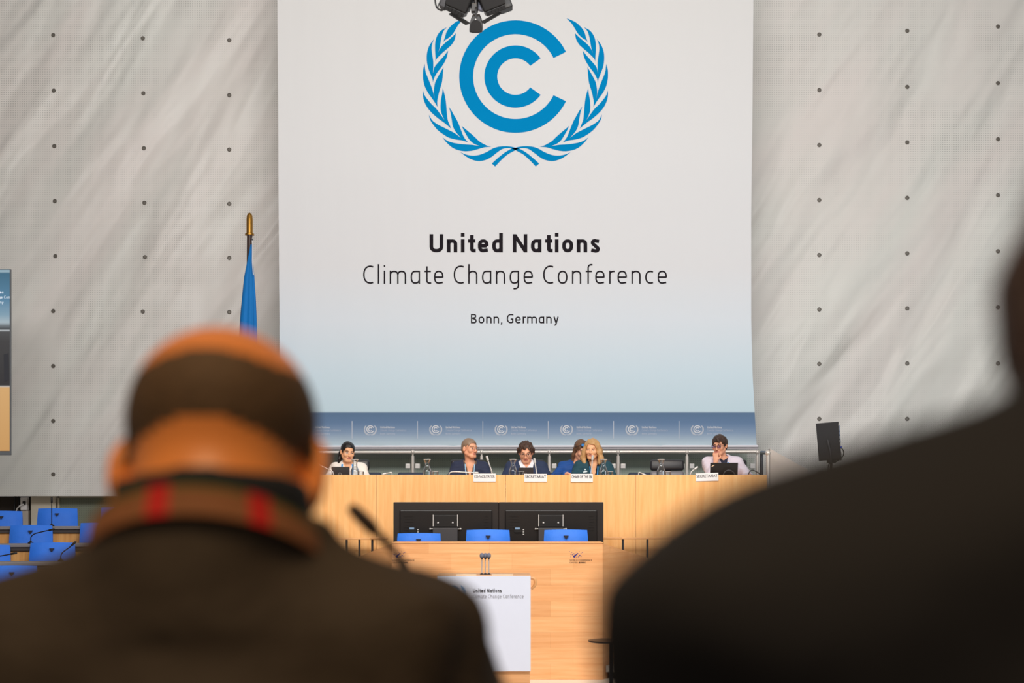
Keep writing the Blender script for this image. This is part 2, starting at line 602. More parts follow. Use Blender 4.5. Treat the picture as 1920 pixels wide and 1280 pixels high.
def glyph(ch, w):
    h = w / 2
    X = XH

    def bowl(W, top=X, bot=0.0):
        return [(W - h, top - h)] + arc(W * 0.48, (top + bot) / 2, W * 0.48 - h, (top - bot) / 2 - h, 90, 270) + arc(W * 0.48, bot + 0.26, W * 0.52 - h, 0.26 - h, 270, 350, 8)

    def arch(x0, x1, top=X):
        return [(x0, top - 0.20)] + arc((x0 + x1) / 2, top - 0.27, (x1 - x0) / 2, 0.27 - h, 160, 0, 12) + [(x1, 0)]

    if ch == 'C' or ch == 'G':
        W = 0.60 if ch == 'C' else 0.66
        p = [(W, 0.965 - h)] + arc(0.46, 0.5, 0.46 - h, 0.5 - h, 90, 270, 20) + ([(W, 0.035 + h)] if ch == 'C' else [(W - h, 0.06 + h), (W - h, 0.46), (W - 0.26, 0.46)])
        return W, [p]
    if ch == 'l':
        return w, [[(h, 0), (h, 1.07)]]
    if ch == 'i':
        d = max(w * 1.1, 0.09)
        return w, [[(h, 0), (h, X)], [(h, 0.97 - d / 2), (h, 0.97 + d / 2)]]
    if ch == 'm':
        W = 0.98
        return W, [[(h, 0), (h, X)], arch(h, W / 2), arch(W / 2, W - h)]
    if ch in 'nh':
        W = 0.55
        return W, [[(h, 0), (h, X if ch == 'n' else 1.07)], arch(h, W - h)]
    if ch in 'ad':
        W = 0.56
        return W, [bowl(W), [(W - h, 0), (W - h, X if ch == 'a' else 1.07)]]
    if ch == 'g':
        W = 0.56
        return W, [bowl(W), [(W - h, X), (W - h, -0.05)] + arc(W * 0.5, -0.08, W * 0.5 - h, 0.22 - h, 0, -100, 10)]
    if ch == 'e':
        W = 0.56
        return W, [[(h, X * 0.50), (W - h, X * 0.50)], [(W - h, X * 0.47)] + arc(W / 2, X * 0.54, W / 2 - h, X * 0.46 - h, 5, 180, 14) + arc(W / 2, X * 0.46, W / 2 - h, X * 0.46 - h, 180, 275, 10) + [(W * 0.93, h + 0.035)]]
    if ch == 'c':
        W = 0.47
        return W, [[(W, X - h - 0.025)] + arc(0.34, X / 2, 0.34 - h, X / 2 - h, 90, 270, 16) + [(W, h + 0.025)]]
    if ch == 'o':
        W = 0.58
        return W, [arc(W / 2, X / 2, W / 2 - h, X / 2 - h, 0, 360, 28)]
    if ch == 't':
        W = 0.40
        return W, [[(0.10 + h, 0.95), (0.10 + h, 0.20)] + arc(0.30, 0.2, 0.20 - h, 0.2 - h, 180, 270, 7) + [(W, h)], [(0.0, X - h), (W * 0.95, X - h)]]
    if ch == 'f':
        W = 0.40
        return W, [[(0.10 + h, 0), (0.10 + h, 0.82)] + arc(0.32, 0.84, 0.22 - h, 0.24 - h, 180, 90, 7) + [(W, 1.08 - h)], [(0.0, X - h), (W * 0.92, X - h)]]
    if ch == 'r':
        W = 0.33
        return W, [[(h, 0), (h, X)], [(h, X - 0.22)] + arc(0.27, X - 0.24, 0.27 - h, 0.24 - h, 165, 90, 7) + [(W, X - h)]]
    if ch == 's':
        W = 0.47
        return W, [[(W * 0.92, X - h - 0.02), (W * 0.6, X - h)] + arc(W * 0.48, X * 0.75, W * 0.48 - h, X * 0.25 - h * 0.8, 90, 230, 9) + arc(W * 0.52, X * 0.25, W * 0.48 - h, X * 0.25 - h * 0.8, 50, -90, 9) + [(0.02, h + 0.03)]]
    if ch == 'U':
        W = 0.72
        return W, [[(h, 1), (h, 0.34)] + arc(W / 2, 0.34, W / 2 - h, 0.34 - h, 180, 360, 14) + [(W - h, 1)]]
    if ch == 'N':
        W = 0.76
        return W, [[(h, 0), (h, 1)], [(h, 1 - h * 0.5), (W - h, h * 0.5)], [(W - h, 0), (W - h, 1)]]
    if ch == 'B':
        W = 0.58
        return W, [[(h, 0), (h, 1)], [(h, 1 - h), (0.30, 1 - h)] + arc(0.30, 0.765, W * 0.93 - 0.30 - h, 0.235 - h, 90, -90, 10) + [(h, 0.53)], [(h, 0.53), (0.32, 0.53)] + arc(0.32, 0.265, W - 0.32 - h, 0.265 - h, 90, -90, 10) + [(h, h)]]
    if ch == 'y':
        W = 0.52
        return W, [[(h * 0.9, X), (W / 2, 0.02)], [(W - h * 0.9, X), (W * 0.42, -0.18), (W * 0.25, -0.26 + h), (0.06, -0.27 + h)]]
    if ch == ',':
        return w * 1.1, [[(h * 1.3, 0.10), (h * 0.7, -0.14)]]
    return 0.26, []


def ribbon(pts, w):
    n = len(pts)
    P = [Vector((p[0], p[1])) for p in pts]
    Q = [P[0]]
    for p in P[1:]:
        if (p - Q[-1]).length > 1e-4:
            Q.append(p)
    P = Q
    n = len(P)
    closed = (P[0] - P[-1]).length < 1e-3
    L, R = [], []
    for i in range(n):
        if closed:
            a, b = P[i - 1 if i > 0 else n - 2], P[(i + 1) if i < n - 1 else 1]
        else:
            a, b = P[max(0, i - 1)], P[min(n - 1, i + 1)]
        d1 = (P[i] - a).normalized() if (P[i] - a).length > 1e-6 else (b - P[i]).normalized()
        d2 = (b - P[i]).normalized() if (b - P[i]).length > 1e-6 else d1
        d = (d1 + d2)
        d = d.normalized() if d.length > 1e-6 else d1
        nr = Vector((-d.y, d.x))
        k = 1.0 / max(0.5, nr.dot(Vector((-d1.y, d1.x))))
        L.append(P[i] + nr * w / 2 * k)
        R.append(P[i] - nr * w / 2 * k)
    vs = L + R
    fs = [(i, i + 1, n + i + 1, n + i) for i in range(n - 1)]
    return vs, fs


def stroke_text(mb, text, w, x0, x1, ybase, cap, fn, gap=0.165, mi=0, word=None):
    """text between x0 and x1 (design units), caps cap high; fn(u, v) -> 3-D"""
    lay, x, wi = [], 0.0, 0
    for ch in text:
        if ch == ' ':
            x += 0.34
            wi += 1
            continue
        W, st = glyph(ch, w)
        g = gap * (0.62 if ch in 'tfr,' else 1.0)
        lay.append((x, st if word in (None, wi) else []))
        x += W + g
    total = x - g
    sx = (x1 - x0) / (total * cap)
    for gx, st in lay:
        for s in st:
            vs, fs = ribbon(s, w)
            q = [fn(x0 + (gx + p.x) * cap * sx, ybase + p.y * cap) for p in vs]
            mb.add([(a[0], a[1] - 0.0002 * st.index(s), a[2]) for a in q], fs, mi)


def font_text(mb, text, x0, x1, ybase, cap, fn, mi=0, bold=0.0):
    cu = bpy.data.curves.new('lettering', 'FONT')
    cu.body = text
    cu.size = 1.0
    cu.resolution_u = 3
    cu.offset = bold
    o = bpy.data.objects.new('lettering', cu)
    COL.objects.link(o)
    dg = bpy.context.evaluated_depsgraph_get()
    dg.update()
    me = bpy.data.meshes.new_from_object(o.evaluated_get(dg))
    xs = [v.co.x for v in me.vertices]
    ys = [v.co.y for v in me.vertices]
    sx = (x1 - x0) / (max(xs) - min(xs))
    sy = cap / 0.73
    mb.add([fn(x0 + (v.co.x - min(xs)) * sx, ybase + v.co.y * sy) for v in me.vertices], [tuple(p.vertices) for p in me.polygons], mi)
    bpy.data.objects.remove(o)
    bpy.data.curves.remove(cu)
    bpy.data.meshes.remove(me)


# ------------------------------------------------------------------ the conference emblem (design units = pixels about its centre, y up)
EC = (966.5, 143.6)


def fA(x, y):
    return (780 + x / 8.532 - EC[0], EC[1] - (20 + y / 8.532))


def fB(x, y):
    return (780 + x / 7.532 - EC[0], EC[1] - (150 + y / 7.532))


A, B = fA, fB
LEAVES = [
    [[A(437, 503), A(465, 420), A(490, 340), A(545, 260), A(640, 180), A(775, 122)], [A(775, 122), A(690, 210), A(640, 290), A(590, 370), A(530, 430), A(470, 470), A(437, 503)]],
    [[A(495, 265), A(400, 320), A(340, 400), A(310, 500), A(305, 620), A(312, 740), A(313, 805)], [A(313, 805), A(340, 760), A(420, 680), A(500, 610), A(570, 545), A(620, 460), A(640, 358)],
     [A(640, 358), A(590, 410), A(520, 470), A(440, 540), A(390, 600), A(350, 680)], [A(350, 680), A(375, 610), A(395, 500), A(410, 420), A(440, 330), A(495, 265)]],
    [[A(290, 452), A(220, 550), A(180, 660), A(172, 780), A(190, 900), A(230, 1010), A(265, 1100), A(272, 1145)], [A(272, 1145), A(290, 1080), A(340, 990), A(410, 900), A(470, 800), A(500, 720), A(515, 640)],
     [A(515, 640), A(460, 710), A(390, 790), A(320, 870), A(290, 920), A(272, 1005)], [A(272, 1005), A(277, 900), A(275, 800), A(258, 690), A(250, 600), A(262, 520), A(290, 452)]],
    [[A(138, 850), A(115, 950), A(112, 1060), B(105, 10), B(125, 90), B(170, 180), B(230, 265), B(270, 325), B(303, 382)], [B(303, 382), B(300, 310), B(308, 255), B(330, 160), B(360, 60), B(372, 0), A(440, 905)],
     [A(440, 905), A(400, 970), A(350, 1060), A(310, 1140), B(258, 100), B(252, 180), B(264, 262)], [B(264, 262), B(245, 180), B(220, 100), B(185, 10), A(185, 1060), A(155, 980), A(138, 850)]],
    [[B(100, 150), B(100, 230), B(120, 310), B(165, 395), B(230, 470), B(310, 540), B(400, 605), B(495, 685)], [B(495, 685), B(470, 620), B(448, 560), B(435, 450), B(425, 330), B(410, 230), B(378, 115)],
     [B(378, 115), B(370, 190), B(352, 290), B(347, 390), B(360, 470), B(402, 565)], [B(402, 565), B(350, 490), B(290, 410), B(220, 340), B(160, 270), B(120, 210), B(100, 150)]],
    [[B(183, 487), B(200, 560), B(250, 640), B(310, 710), B(390, 770), B(470, 815), B(560, 840), B(650, 853), B(737, 880)], [B(737, 880), B(700, 840), B(665, 780), B(630, 690), B(590, 590), B(540, 500), B(500, 430), B(462, 378)],
     [B(462, 378), B(485, 450), B(505, 560), B(520, 650), B(560, 730), B(635, 818)], [B(635, 818), B(560, 760), B(490, 720), B(400, 675), B(320, 635), B(240, 580), B(205, 530), B(183, 487)]],
    [[B(375, 808), B(420, 870), B(500, 945), B(580, 985), B(680, 1005), B(780, 1000), B(880, 975), B(970, 950), B(1065, 942)], [B(1065, 942), B(1000, 925), B(900, 870), B(830, 805), B(750, 735), B(645, 648)],
     [B(645, 648), B(680, 720), B(720, 790), B(760, 850), B(820, 900), B(905, 935)], [B(905, 935), B(800, 917), B(700, 910), B(600, 900), B(500, 880), B(430, 850), B(375, 808)]],
    [[B(625, 1018), B(700, 1075), B(780, 1120), B(880, 1145), B(980, 1130), B(1060, 1090), B(1150, 1020), B(1220, 975), B(1300, 960), B(1350, 968)], [B(1350, 968), B(1405, 990)], [B(1405, 990), B(1405, 957)],
     [B(1405, 957), B(1360, 945), B(1280, 935), B(1180, 940), B(1090, 965), B(1000, 1015), B(900, 1055), B(800, 1068), B(700, 1050), B(625, 1018)]],
    [[B(1405, 957), B(1350, 970), B(1260, 1020), B(1170, 1090), B(1070, 1180)], [B(1070, 1180), B(1118, 1222)], [B(1118, 1222), B(1190, 1145), B(1290, 1055), B(1405, 990)], [B(1405, 990), B(1405, 957)]],
]


def emblem_c(mb, ro, ri, gap, fn, mi=0, n=64):
    vs, fs = [], []
    for i in range(n + 1):
        t = math.radians(gap + (360 - 2 * gap) * i / n)
        for r in (ro, ri):
            vs.append(fn(r * math.cos(t), r * math.sin(t)))
    for i in range(n):
        fs.append((2 * i, 2 * i + 2, 2 * i + 3, 2 * i + 1))
    mb.add(vs, fs, mi)


def emblem_wreath(mb, fn, side, mi=0, n=6):
    for segs in LEAVES:
        poly = []
        for s in segs:
            poly.extend(bez([Vector((p[0], p[1], 0)) for p in s], n)[:-1])
        mb.flat([(p.x * side, p.y) for p in poly], fn, mi)


def emblem(mb, fn, mi=0, n=4):
    emblem_c(mb, 105.4, 79.4, 26.0, fn, mi)
    emblem_c(mb, 58.3, 34.2, 36.0, fn, mi)
    emblem_wreath(mb, fn, 1, mi, n)
    emblem_wreath(mb, fn, -1, mi, n)


exec_parts = []

# ------------------------------------------------------------------ setting
PZ = 1.31     # podium floor
SZ = 0.58     # stage platform behind the front counter
WY = 19.4
struct('floor', MB().span((-10, 3.0, -0.1), (10, 20.2, 0.0)), M_FLOOR)
struct('floor.001', MB().span((-4, -1.0, 0.25), (4, 3.0, 0.55)), M_CARPET)                 # seating tier under the camera
struct('floor.002', MB().span((-1.25, 14.93, 0.0), (0.95, 16.22, SZ)), M_CARPET)           # platform behind the counter
struct('floor.003', MB().span((-3.2, 16.26, 0.0), (7.5, 19.25, PZ)), M_CARPET)             # podium
wl = struct('wall_left', MB().span((-9.5, WY, 1.92), (-2.88, WY + 0.2, 11.5)), M_WALL)
wr = struct('wall_right', MB().span((3.16, WY, 0.0), (9.5, WY + 0.2, 11.5)), M_WALL)
struct('wall_back', MB().span((-2.88, WY, 2.62), (3.16, WY + 0.2, 11.5)), M_WALL)
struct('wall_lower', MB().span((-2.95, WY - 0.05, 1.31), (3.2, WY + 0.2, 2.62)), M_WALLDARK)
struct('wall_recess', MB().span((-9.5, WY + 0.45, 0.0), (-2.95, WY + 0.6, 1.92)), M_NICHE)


def tie_mesh():
    mb = MB()
    mb.lathe([(0.026, 0.0), (0.028, 0.006), (0.024, 0.009), (0.021, 0.006), (0.019, 0.003)], n=18, mi=0)
    mb.lathe([(0.0195, 0.0025), (0.0, 0.002)], n=18, mi=1)
    mb.v = [(x, WY - z - 0.0005, y) for x, y, z in mb.v]
    return mb


tie0 = None
rows_l = [(100, [66, 170, 274, 377, 480, 583, 686, 789, 889]), (268, [72, 175, 278, 380, 482, 584]), (430, [75.5, 178.5, 280.5, 382, 483.5, 585])]
rows_r = [(1536, [65, 169, 272, 375, 478, 580, 682, 785, 886]), (1701, [58, 163, 267, 371, 475, 578, 681, 785]), (1871, [50, 156, 261, 366, 471, 576, 681])]
for parent, rows in ((wl, rows_l), (wr, rows_r)):
    for cx, ys in rows:
        for k, py in enumerate(ys):
            p = Wp(cx + (k if cx < 300 and k < 5 else 0), py, WY)
            if tie0 is None:
                tie0 = tie_mesh().build('tie_bolt', [mat('tie_rim', lin(120, 114, 106), 0.4, 0.4), mat('tie_core', lin(58, 54, 50), 0.6)], parent, True)
                o = tie0
            else:
                o = tie0.copy()
                COL.objects.link(o)
                o.parent = parent
            o.location = (p.x, 0, p.z)

# recess below the left wall: cream pillar panel, speaker grille, socket box, cables
struct('trim_1', MB().span(Wp(58, 1100, WY + 0.3), Wp(104, 930, WY + 0.3) + Vector((0, 0.15, 0))), M_CREAM)
g = thing('ventilation_grille', 'large green grey mesh grille in a cream frame below the left wall', 'grille', Wp(175, 1000, WY + 0.3))
mb = MB()
mb.span(Wp(110, 1090, WY + 0.32), Wp(330, 932, WY + 0.32) + Vector((0, 0.02, 0)))
mesh_mat = wall_material('grille_mesh', lin(128, 132, 116), lin(62, 66, 58), 0.1)
mb.build('mesh_panel', mesh_mat, g)
fr = MB()
a, b = Wp(108, 1092, WY + 0.3), Wp(332, 930, WY + 0.3)
for lo, hi in (((a.x, a.y, b.z - 0.02), (b.x, a.y + 0.05, b.z)), ((a.x, a.y, a.z), (a.x + 0.025, a.y + 0.05, b.z)), ((b.x - 0.025, a.y, a.z), (b.x, a.y + 0.05, b.z)), ((a.x, a.y, a.z), (b.x, a.y + 0.05, a.z + 0.02))):
    fr.span(lo, hi)
fr.build('frame', mat('grille_frame', lin(196, 186, 166), 0.5), g)
s = thing('socket_box', 'white wall socket box with a plug in the dark recess', 'socket', Wp(46, 955, WY + 0.3))
MB().span(Wp(38, 956, WY + 0.3), Wp(50, 932, WY + 0.3) + Vector((0, 0.1, 0)), 0, 0.01).build('housing', M_WHITE, s)
MB().span(Wp(42, 946, WY + 0.27), Wp(47, 939, WY + 0.27) + Vector((0, 0.03, 0)), 0, 0.005).build('plug', M_BLACK, s)
MB().tube([Wp(44, 945, WY + 0.26), Wp(37, 948, WY + 0.2), Wp(32, 953, WY + 0.22), Wp(29, 965, WY + 0.3)], 0.009).build('cord', M_CORD, s, True)
c = MB().span(Wp(39, 1080, WY + 0.34), Wp(53, 957, WY + 0.34) + Vector((0, 0.08, 0))).build('conduit', M_GREYPANEL)
tag(c, 'grey cable conduit under the white socket box', 'conduit')
for k, (x0, x1) in enumerate(((29, 24), (35, 33))):
    o = MB().tube([Wp(x0, 930, WY + 0.38), Wp((x0 + x1) / 2 + 1, 945, WY + 0.36), Wp(x1, 1010, WY + 0.38), Vector((Wp(x1, 0, WY + 0.38).x, WY + 0.38, 0.01))], 0.014).build('cable', M_BLACK, None, True)
    tag(o, ['black cable hanging in the recess, farther from the socket box', 'black cable hanging in the recess, right beside the socket box'][k], 'cable')

# ------------------------------------------------------------------ banner
BY = 18.6


def bn(px, py, off=0.0):
    p = Wp(px, py, BY)
    return (p.x, BY - off, p.z)


def bz(py):
    return Wp(0, py, BY).z


banner = thing('banner', 'tall white conference banner with blue emblem hanging behind the podium', 'banner', bn(968, 838))
mb = MB()
left = [(-40, 519), (0, 520), (200, 521.5), (400, 522.5), (600, 524), (700, 524), (773, 523), (836, 521)]
right = [(-40, 1412.5), (0, 1412.5), (200, 1411), (400, 1408.5), (600, 1408.5), (700, 1411), (773, 1415), (836, 1419)]
ys = list(np.linspace(-40, 836, 74))
nx = 60
vs, fs = [], []
for t in (0.0, 0.012):
    for y in ys:
        xl = np.interp(y, [q[0] for q in left], [q[1] for q in left])
        xr = np.interp(y, [q[0] for q in right], [q[1] for q in right])
        for i in range(nx + 1):
            x = xl + (xr - xl) * i / nx
            p = bn(x, y)
            k = max(0.0, (y - 815) / 21.0)
            wv = 0.010 * k * math.sin(x * 0.05) + 0.006 * k * math.sin(x * 0.13 + 1)
            vs.append((p[0], p[1] + t + wv, p[2]))
n1 = nx + 1
nv = len(ys) * n1
for j in range(len(ys) - 1):
    for i in range(nx):
        q = [j * n1 + i, j * n1 + i + 1, (j + 1) * n1 + i + 1, (j + 1) * n1 + i]
        fs.append(q)
        fs.append([v + nv for v in q][::-1])
for j in range(len(ys) - 1):
    for i in (0, nx):
        fs.append([j * n1 + i, (j + 1) * n1 + i, (j + 1) * n1 + i + nv, j * n1 + i + nv])
for i in range(nx):
    for j in (0, len(ys) - 1):
        fs.append([j * n1 + i, j * n1 + i + 1, j * n1 + i + 1 + nv, j * n1 + i + nv])
mb.add(vs, fs)
M_BANNER = banner_material([
    (bz(838), lin(206, 222, 230)), (bz(829), lin(196, 214, 226)), (bz(812), lin(150, 172, 200)), (bz(793), lin(112, 140, 176)), (bz(774), lin(104, 132, 164)),
    (bz(773.2), lin(58, 88, 118)), (bz(771.6), lin(216, 238, 248)), (bz(700), lin(222, 240, 250)), (bz(600), lin(234, 241, 248)), (bz(500), lin(236, 236, 238)), (bz(-20), lin(236, 234, 232))], 'banner_cloth')
mb.build('cloth', M_BANNER, banner, True)
mb = MB()
mb.tube([bn(519, 837.3, 0.0), bn(1421, 836.3, 0.0)], 0.017, 12)
mb.build('hem_bar', mat('white_bar', lin(236, 232, 238), 0.35), banner, True)
mb = MB()
mb.span(bn(519, 842.2), (bn(1421, 838.5)[0], BY + 0.02, bz(838.8)))
mb.build('hem_tape', mat('grey_tape', lin(178, 172, 176), 0.5), banner)


def emb_fn(cx, cy, s, off=0.003):
    return lambda u, v: bn(cx + u * s, cy - v * s, off)


e = MB()
emblem_c(e, 105.4, 79.4, 26.0, emb_fn(EC[0], EC[1], 1), 0, 96)
e.build('large_ring_letter', M_INKBLUE, banner)
e = MB()
emblem_c(e, 58.3, 34.2, 36.0, emb_fn(EC[0], EC[1], 1), 0, 80)
e.build('small_ring_letter', M_INKBLUE, banner)
for sd in (1, -1):
    e = MB()
    emblem_wreath(e, emb_fn(EC[0], EC[1], 1, 0.003 if sd == 1 else 0.0035), sd)
    e.build('laurel_branch', M_INKBLUE, banner)
fl = lambda u, v: bn(u, v, 0.003)


def line_px(mb, text, w, x0, x1, base, cap, fn=None, mi=0, gap=0.165, word=None):
    stroke_text(mb, text, w, x0, x1, 0.0, cap, (lambda u, v: fl(u, base - v)) if fn is None else fn, gap, mi, word)


for text, w, x0, x1, base, cap, gap, nm in (('United Nations', 0.19, 805.5, 1124.5, 473, 34, 0.19, 'bold_lettering'), ('Climate Change Conference', 0.085, 681, 1250.5, 532, 34.5, 0.27, 'light_lettering'), ('Bonn, Germany', 0.125, 883, 1047.5, 606, 17.6, 0.2, 'place_lettering')):
    for k in range(len(text.split())):
        t = MB()
        line_px(t, text, w, x0, x1, base, cap, gap=gap, word=k)
        t.build(nm, M_INK, banner)
e0 = t0 = d0 = None
for k in range(7):
    cx, cy = 571.8 + k * 122.6, 804.6
    if k == 0:
        e = MB()
        emblem(e, emb_fn(cx, cy, 0.0705, 0.004), 0, 3)
        o = e0 = e.build('strip_emblem', M_PRINTWHITE, banner)
        t = MB()
        line_px(t, 'United Nations', 0.19, cx + 18.8, cx + 46, 802.6, 3.6, gap=0.19)
        line_px(t, 'Climate Change Conference', 0.10, cx + 18.8, cx + 67, 808.4, 3.8, mi=1, gap=0.27)
        line_px(t, 'Bonn, Germany', 0.12, cx + 18.8, cx + 46.5, 814.6, 3.4, mi=1, gap=0.2)
        t0 = t.build('strip_lettering', [M_PRINTWHITE, M_PRINTGREY], banner)
    else:
        for src in (e0, t0):
            o = src.copy()
            COL.objects.link(o)
            o.location = (k * 122.6 / F * BY, 0, 0)
    if k < 6:
        d = MB()
        d.flat([(0, 0), (1.3, 0), (1.3, 33), (0, 33)], lambda u, v: bn(659.5 + k * 122.6 + u, 789 + v, 0.003))
        d.build('strip_divider', M_PRINTGREY, banner)

# ------------------------------------------------------------------ balustrade behind the podium
RY = 18.2
rz = Wp(0, 848, RY).z
posts = [516.5, 645, 774, 903, 1030, 1159, 1288, 1420]
bal = thing('balustrade', 'steel and glass balustrade running behind the podium chairs', 'railing', (0, RY, PZ))
MB().tube([Wp(516.5, 848, RY), Wp(1420, 846.5, RY)], 0.022, 14).build('handrail', M_STEEL, bal, True)
p0 = g0 = c0 = None
for k, px in enumerate(posts):
    X = Wp(px, 0, RY).x
    if k == 0:
        mb = MB()
        mb.tube([(X, RY, PZ), (X, RY, rz - 0.045)], 0.021, 12)
        mb.tube([(X, RY, rz - 0.05), (X, RY, rz)], 0.012, 10)
        mb.ball((X, RY, rz + 0.004), 0.031)
        mb.lathe([(0.06, 0), (0.06, 0.012), (0.024, 0.02)], (X, RY, PZ))
        p0 = mb.build('post', M_STEEL, bal, True)
        X0 = X
    else:
        o = p0.copy()
        COL.objects.link(o)
        o.location.x = X - X0
    zc = Wp(0, 873.5, RY).z
    if k == 0:
        mb = MB()
        mb.box((X + 0.062, RY, zc), (0.062, 0.05, 0.062), None, 0, 0.006)
        c0 = mb.build('glass_clamp', M_SILVER, bal)
    else:
        for s in (-1, 1):
            if k == len(posts) - 1 and s == 1:
                continue
            o = c0.copy()
            COL.objects.link(o)
            o.location.x = X - X0 + (-0.124 if s == -1 else 0)
    if k < len(posts) - 1:
        X2 = Wp(posts[k + 1], 0, RY).x
        MB().span((X + 0.045, RY - 0.005, PZ + 0.10), (X2 - 0.045, RY + 0.005, Wp(0, 857, RY).z), 0, 0.004).build('glass_pane', M_PANE, bal)
        # lower run of clamps keeps each pane off the floor
        for xx in (X + 0.062, X2 - 0.062):
            mb = MB()
            mb.box((xx, RY, PZ + 0.16), (0.062, 0.05, 0.062), None, 0, 0.006)
            mb.box(((xx - 0.03) if xx < (X + X2) / 2 else (xx + 0.03), RY, PZ + 0.16), (0.05, 0.012, 0.02))
            mb.build('lower_clamp', M_SILVER, bal)

# short return rail at the podium corner, tall corner post
tr = thing('corner_rail', 'short steel rail with a tall post at the right end of the podium desk', 'railing', Wp(1440, 1000, 16.32))
MB().tube([Wp(1440, 849, 16.32), Wp(1440, 849, 16.32) * 1 + Vector((0, 0, 0)) - Vector((0, 0, Wp(1440, 849, 16.32).z - PZ))], 0.021, 12).build('post', M_STEEL, tr, True)
a, b = Wp(1440, 849, 16.32), Wp(1428, 848, 17.4)
MB().tube([a, b], 0.022, 12).build('handrail', M_DARKSTEEL, tr, True)
mb = MB()
mb.ball(a, 0.033)
mb.build('rail_knob', M_STEEL, tr, True)
MB().tube([b, (b.x, b.y, PZ)], 0.02, 12).build('post', M_DARKSTEEL, tr, True)

# grey sloping stair cheek right of the podium
mb = MB()
poly = [(1444, 841), (1516, 881), (1516, 1015), (1444, 1015)]
mb.prism(poly, lambda u, v, t: tuple(Wp(u, v, 16.9) + Vector((0, t, 0))), 0.0, 0.12)
o = mb.build('stair_cheek', M_GREYPANEL)
o['kind'] = 'structure'

# ------------------------------------------------------------------ podium desk
DY = 16.2
dz = Wp(0, 890, DY).z
desk = thing('podium_desk', 'long pale beech podium desk the panel sits behind', 'desk', (0.1, DY, PZ))
edges = [464, 706, 948, 1192, 1438]
for a, b in zip(edges[:-1], edges[1:]):
    xa, xb = Wp(a, 0, DY).x + 0.0015, Wp(b, 0, DY).x - 0.0015
    MB().span((xa, DY, 0.0), (xb, DY + 0.035, dz), 0, 0.002).build('front_panel', M_DESKWOOD, desk)
xa, xb = Wp(464, 0, DY).x, Wp(1438, 0, DY).x
TOP = PZ + 0.745
MB().span((xa, DY + 0.036, TOP - 0.03), (xb, DY + 0.72, TOP), 0, 0.004).build('desk_top', M_DESKWOOD, desk)
for X in (xa + 0.02, xb - 0.02):
    MB().span((X - 0.018, DY + 0.07, PZ), (X + 0.018, DY + 0.68, TOP - 0.03)).build('end_panel', M_DESKWOOD, desk)

# name cards on the lip


def name_card(text, x0, x1, y0, y1, label, roll=0.0):
    c = Wp((x0 + x1) / 2, (y0 + y1) / 2, DY - 0.008)
    t = thing('name_card', label, 'sign', c, 0, 'name cards on the podium desk')
    R = Matrix.Rotation(roll, 3, 'Y')
    w = (x1 - x0) / F * DY
    h = (y1 - y0) / F * DY
    mb = MB()
    mb.box((0, 0, 0), (w, 0.006, h))
    mb.box((0, 0.03, h / 2 - 0.002), (w, 0.062, 0.004))
    mb.box((0, 0.062, -h / 2 + 0.045 + 0.03), (w, 0.004, h - 0.088)) if False else None
    mb.v = [tuple(c + R @ Vector(p)) for p in mb.v]
    mb.build('card', M_WHITE, t)
    tx = MB()
    font_text(tx, text, -w / 2 * 0.92, w / 2 * 0.92, -h * 0.03, h * 0.36, lambda u, v: tuple(c + R @ Vector((u, -0.0045, v))), 0, 0.012)
    tx.build('lettering', M_INK, t)
    return t


name_card('CO-FACILITATOR', 887.5, 929.5, 887.5, 902.8, 'white name card reading CO-FACILITATOR')
name_card('SECRETARIAT', 983, 1025.5, 888, 903, 'white name card reading SECRETARIAT before the man in the navy blazer')
name_card('CHAIR OF THE SBI', 1070, 1111.5, 888, 903.5, 'white name card reading CHAIR OF THE SBI')
name_card('SECRETARIAT', 1304.5, 1347, 886.5, 901.5, 'slightly tilted white name card reading SECRETARIAT before the man in the pale shirt', -0.03)


# ------------------------------------------------------------------ table microphones, carafes, laptops on the podium desk
def gooseneck(name, pts, Y, r, label, group, base_z=None, m=None, head=0.012, hl=0.05, base_r=0.028, smooth=True, headmat=None, kind='microphone'):
    m = m or M_SILVER
    P = [Wp(x, y, Y) for x, y in pts]
    if base_z is not None:
        P[0].z = base_z + 0.02
    t = thing(name, label, kind, (P[0].x, Y, P[0].z - 0.02), 0, group)
    mb = MB()
    mb.lathe([(base_r, -0.02), (base_r, -0.006), (base_r * 0.5, 0.0), (r * 1.2, 0.012)], P[0], 14)
    mb.build('base', m, t, True)
    path = bez(P, 6) if smooth else P
    MB().tube(path, r, 8).build('stem', m, t, True)
    d = (P[-1] - P[-2]).normalized()
    MB().tube([P[-1] - d * hl * 0.6, P[-1] - d * hl * 0.5, P[-1] + d * hl * 0.3, P[-1] + d * hl * 0.4], [r, head, head, head * 0.5], 10).build('head', headmat or m, t, True)
    return t


MG = 'silver gooseneck microphones on the podium desk'
MY = 16.29
gooseneck('gooseneck_microphone', [(625.5, 900), (625, 888), (622, 882), (614, 878.5), (596, 870)], MY, 0.006, 'silver gooseneck microphone bent left beside the dark laptop of the woman in white', MG, TOP)
gooseneck('gooseneck_microphone', [(735, 900), (735, 888), (732.5, 885.5), (720, 888.5)], MY, 0.006, 'low bent silver microphone right of the woman in white', MG, TOP)
gooseneck('gooseneck_microphone', [(841, 900), (841.5, 890), (847, 884.5), (870, 884.8), (894, 886)], MY, 0.006, 'long arched silver microphone lying in front of the woman with pulled-back hair', MG, TOP)
gooseneck('gooseneck_microphone', [(924.5, 900), (922, 884), (917, 869), (913.5, 858)], MY, 0.007, 'upright silver microphone rising behind the CO-FACILITATOR card', MG, TOP, head=0.014, hl=0.06)
gooseneck('gooseneck_microphone', [(1006.5, 900), (1006, 886), (1004, 873), (1002.3, 862.5)], MY, 0.007, 'upright silver microphone before the man with curly hair', MG, TOP, head=0.014, hl=0.06)
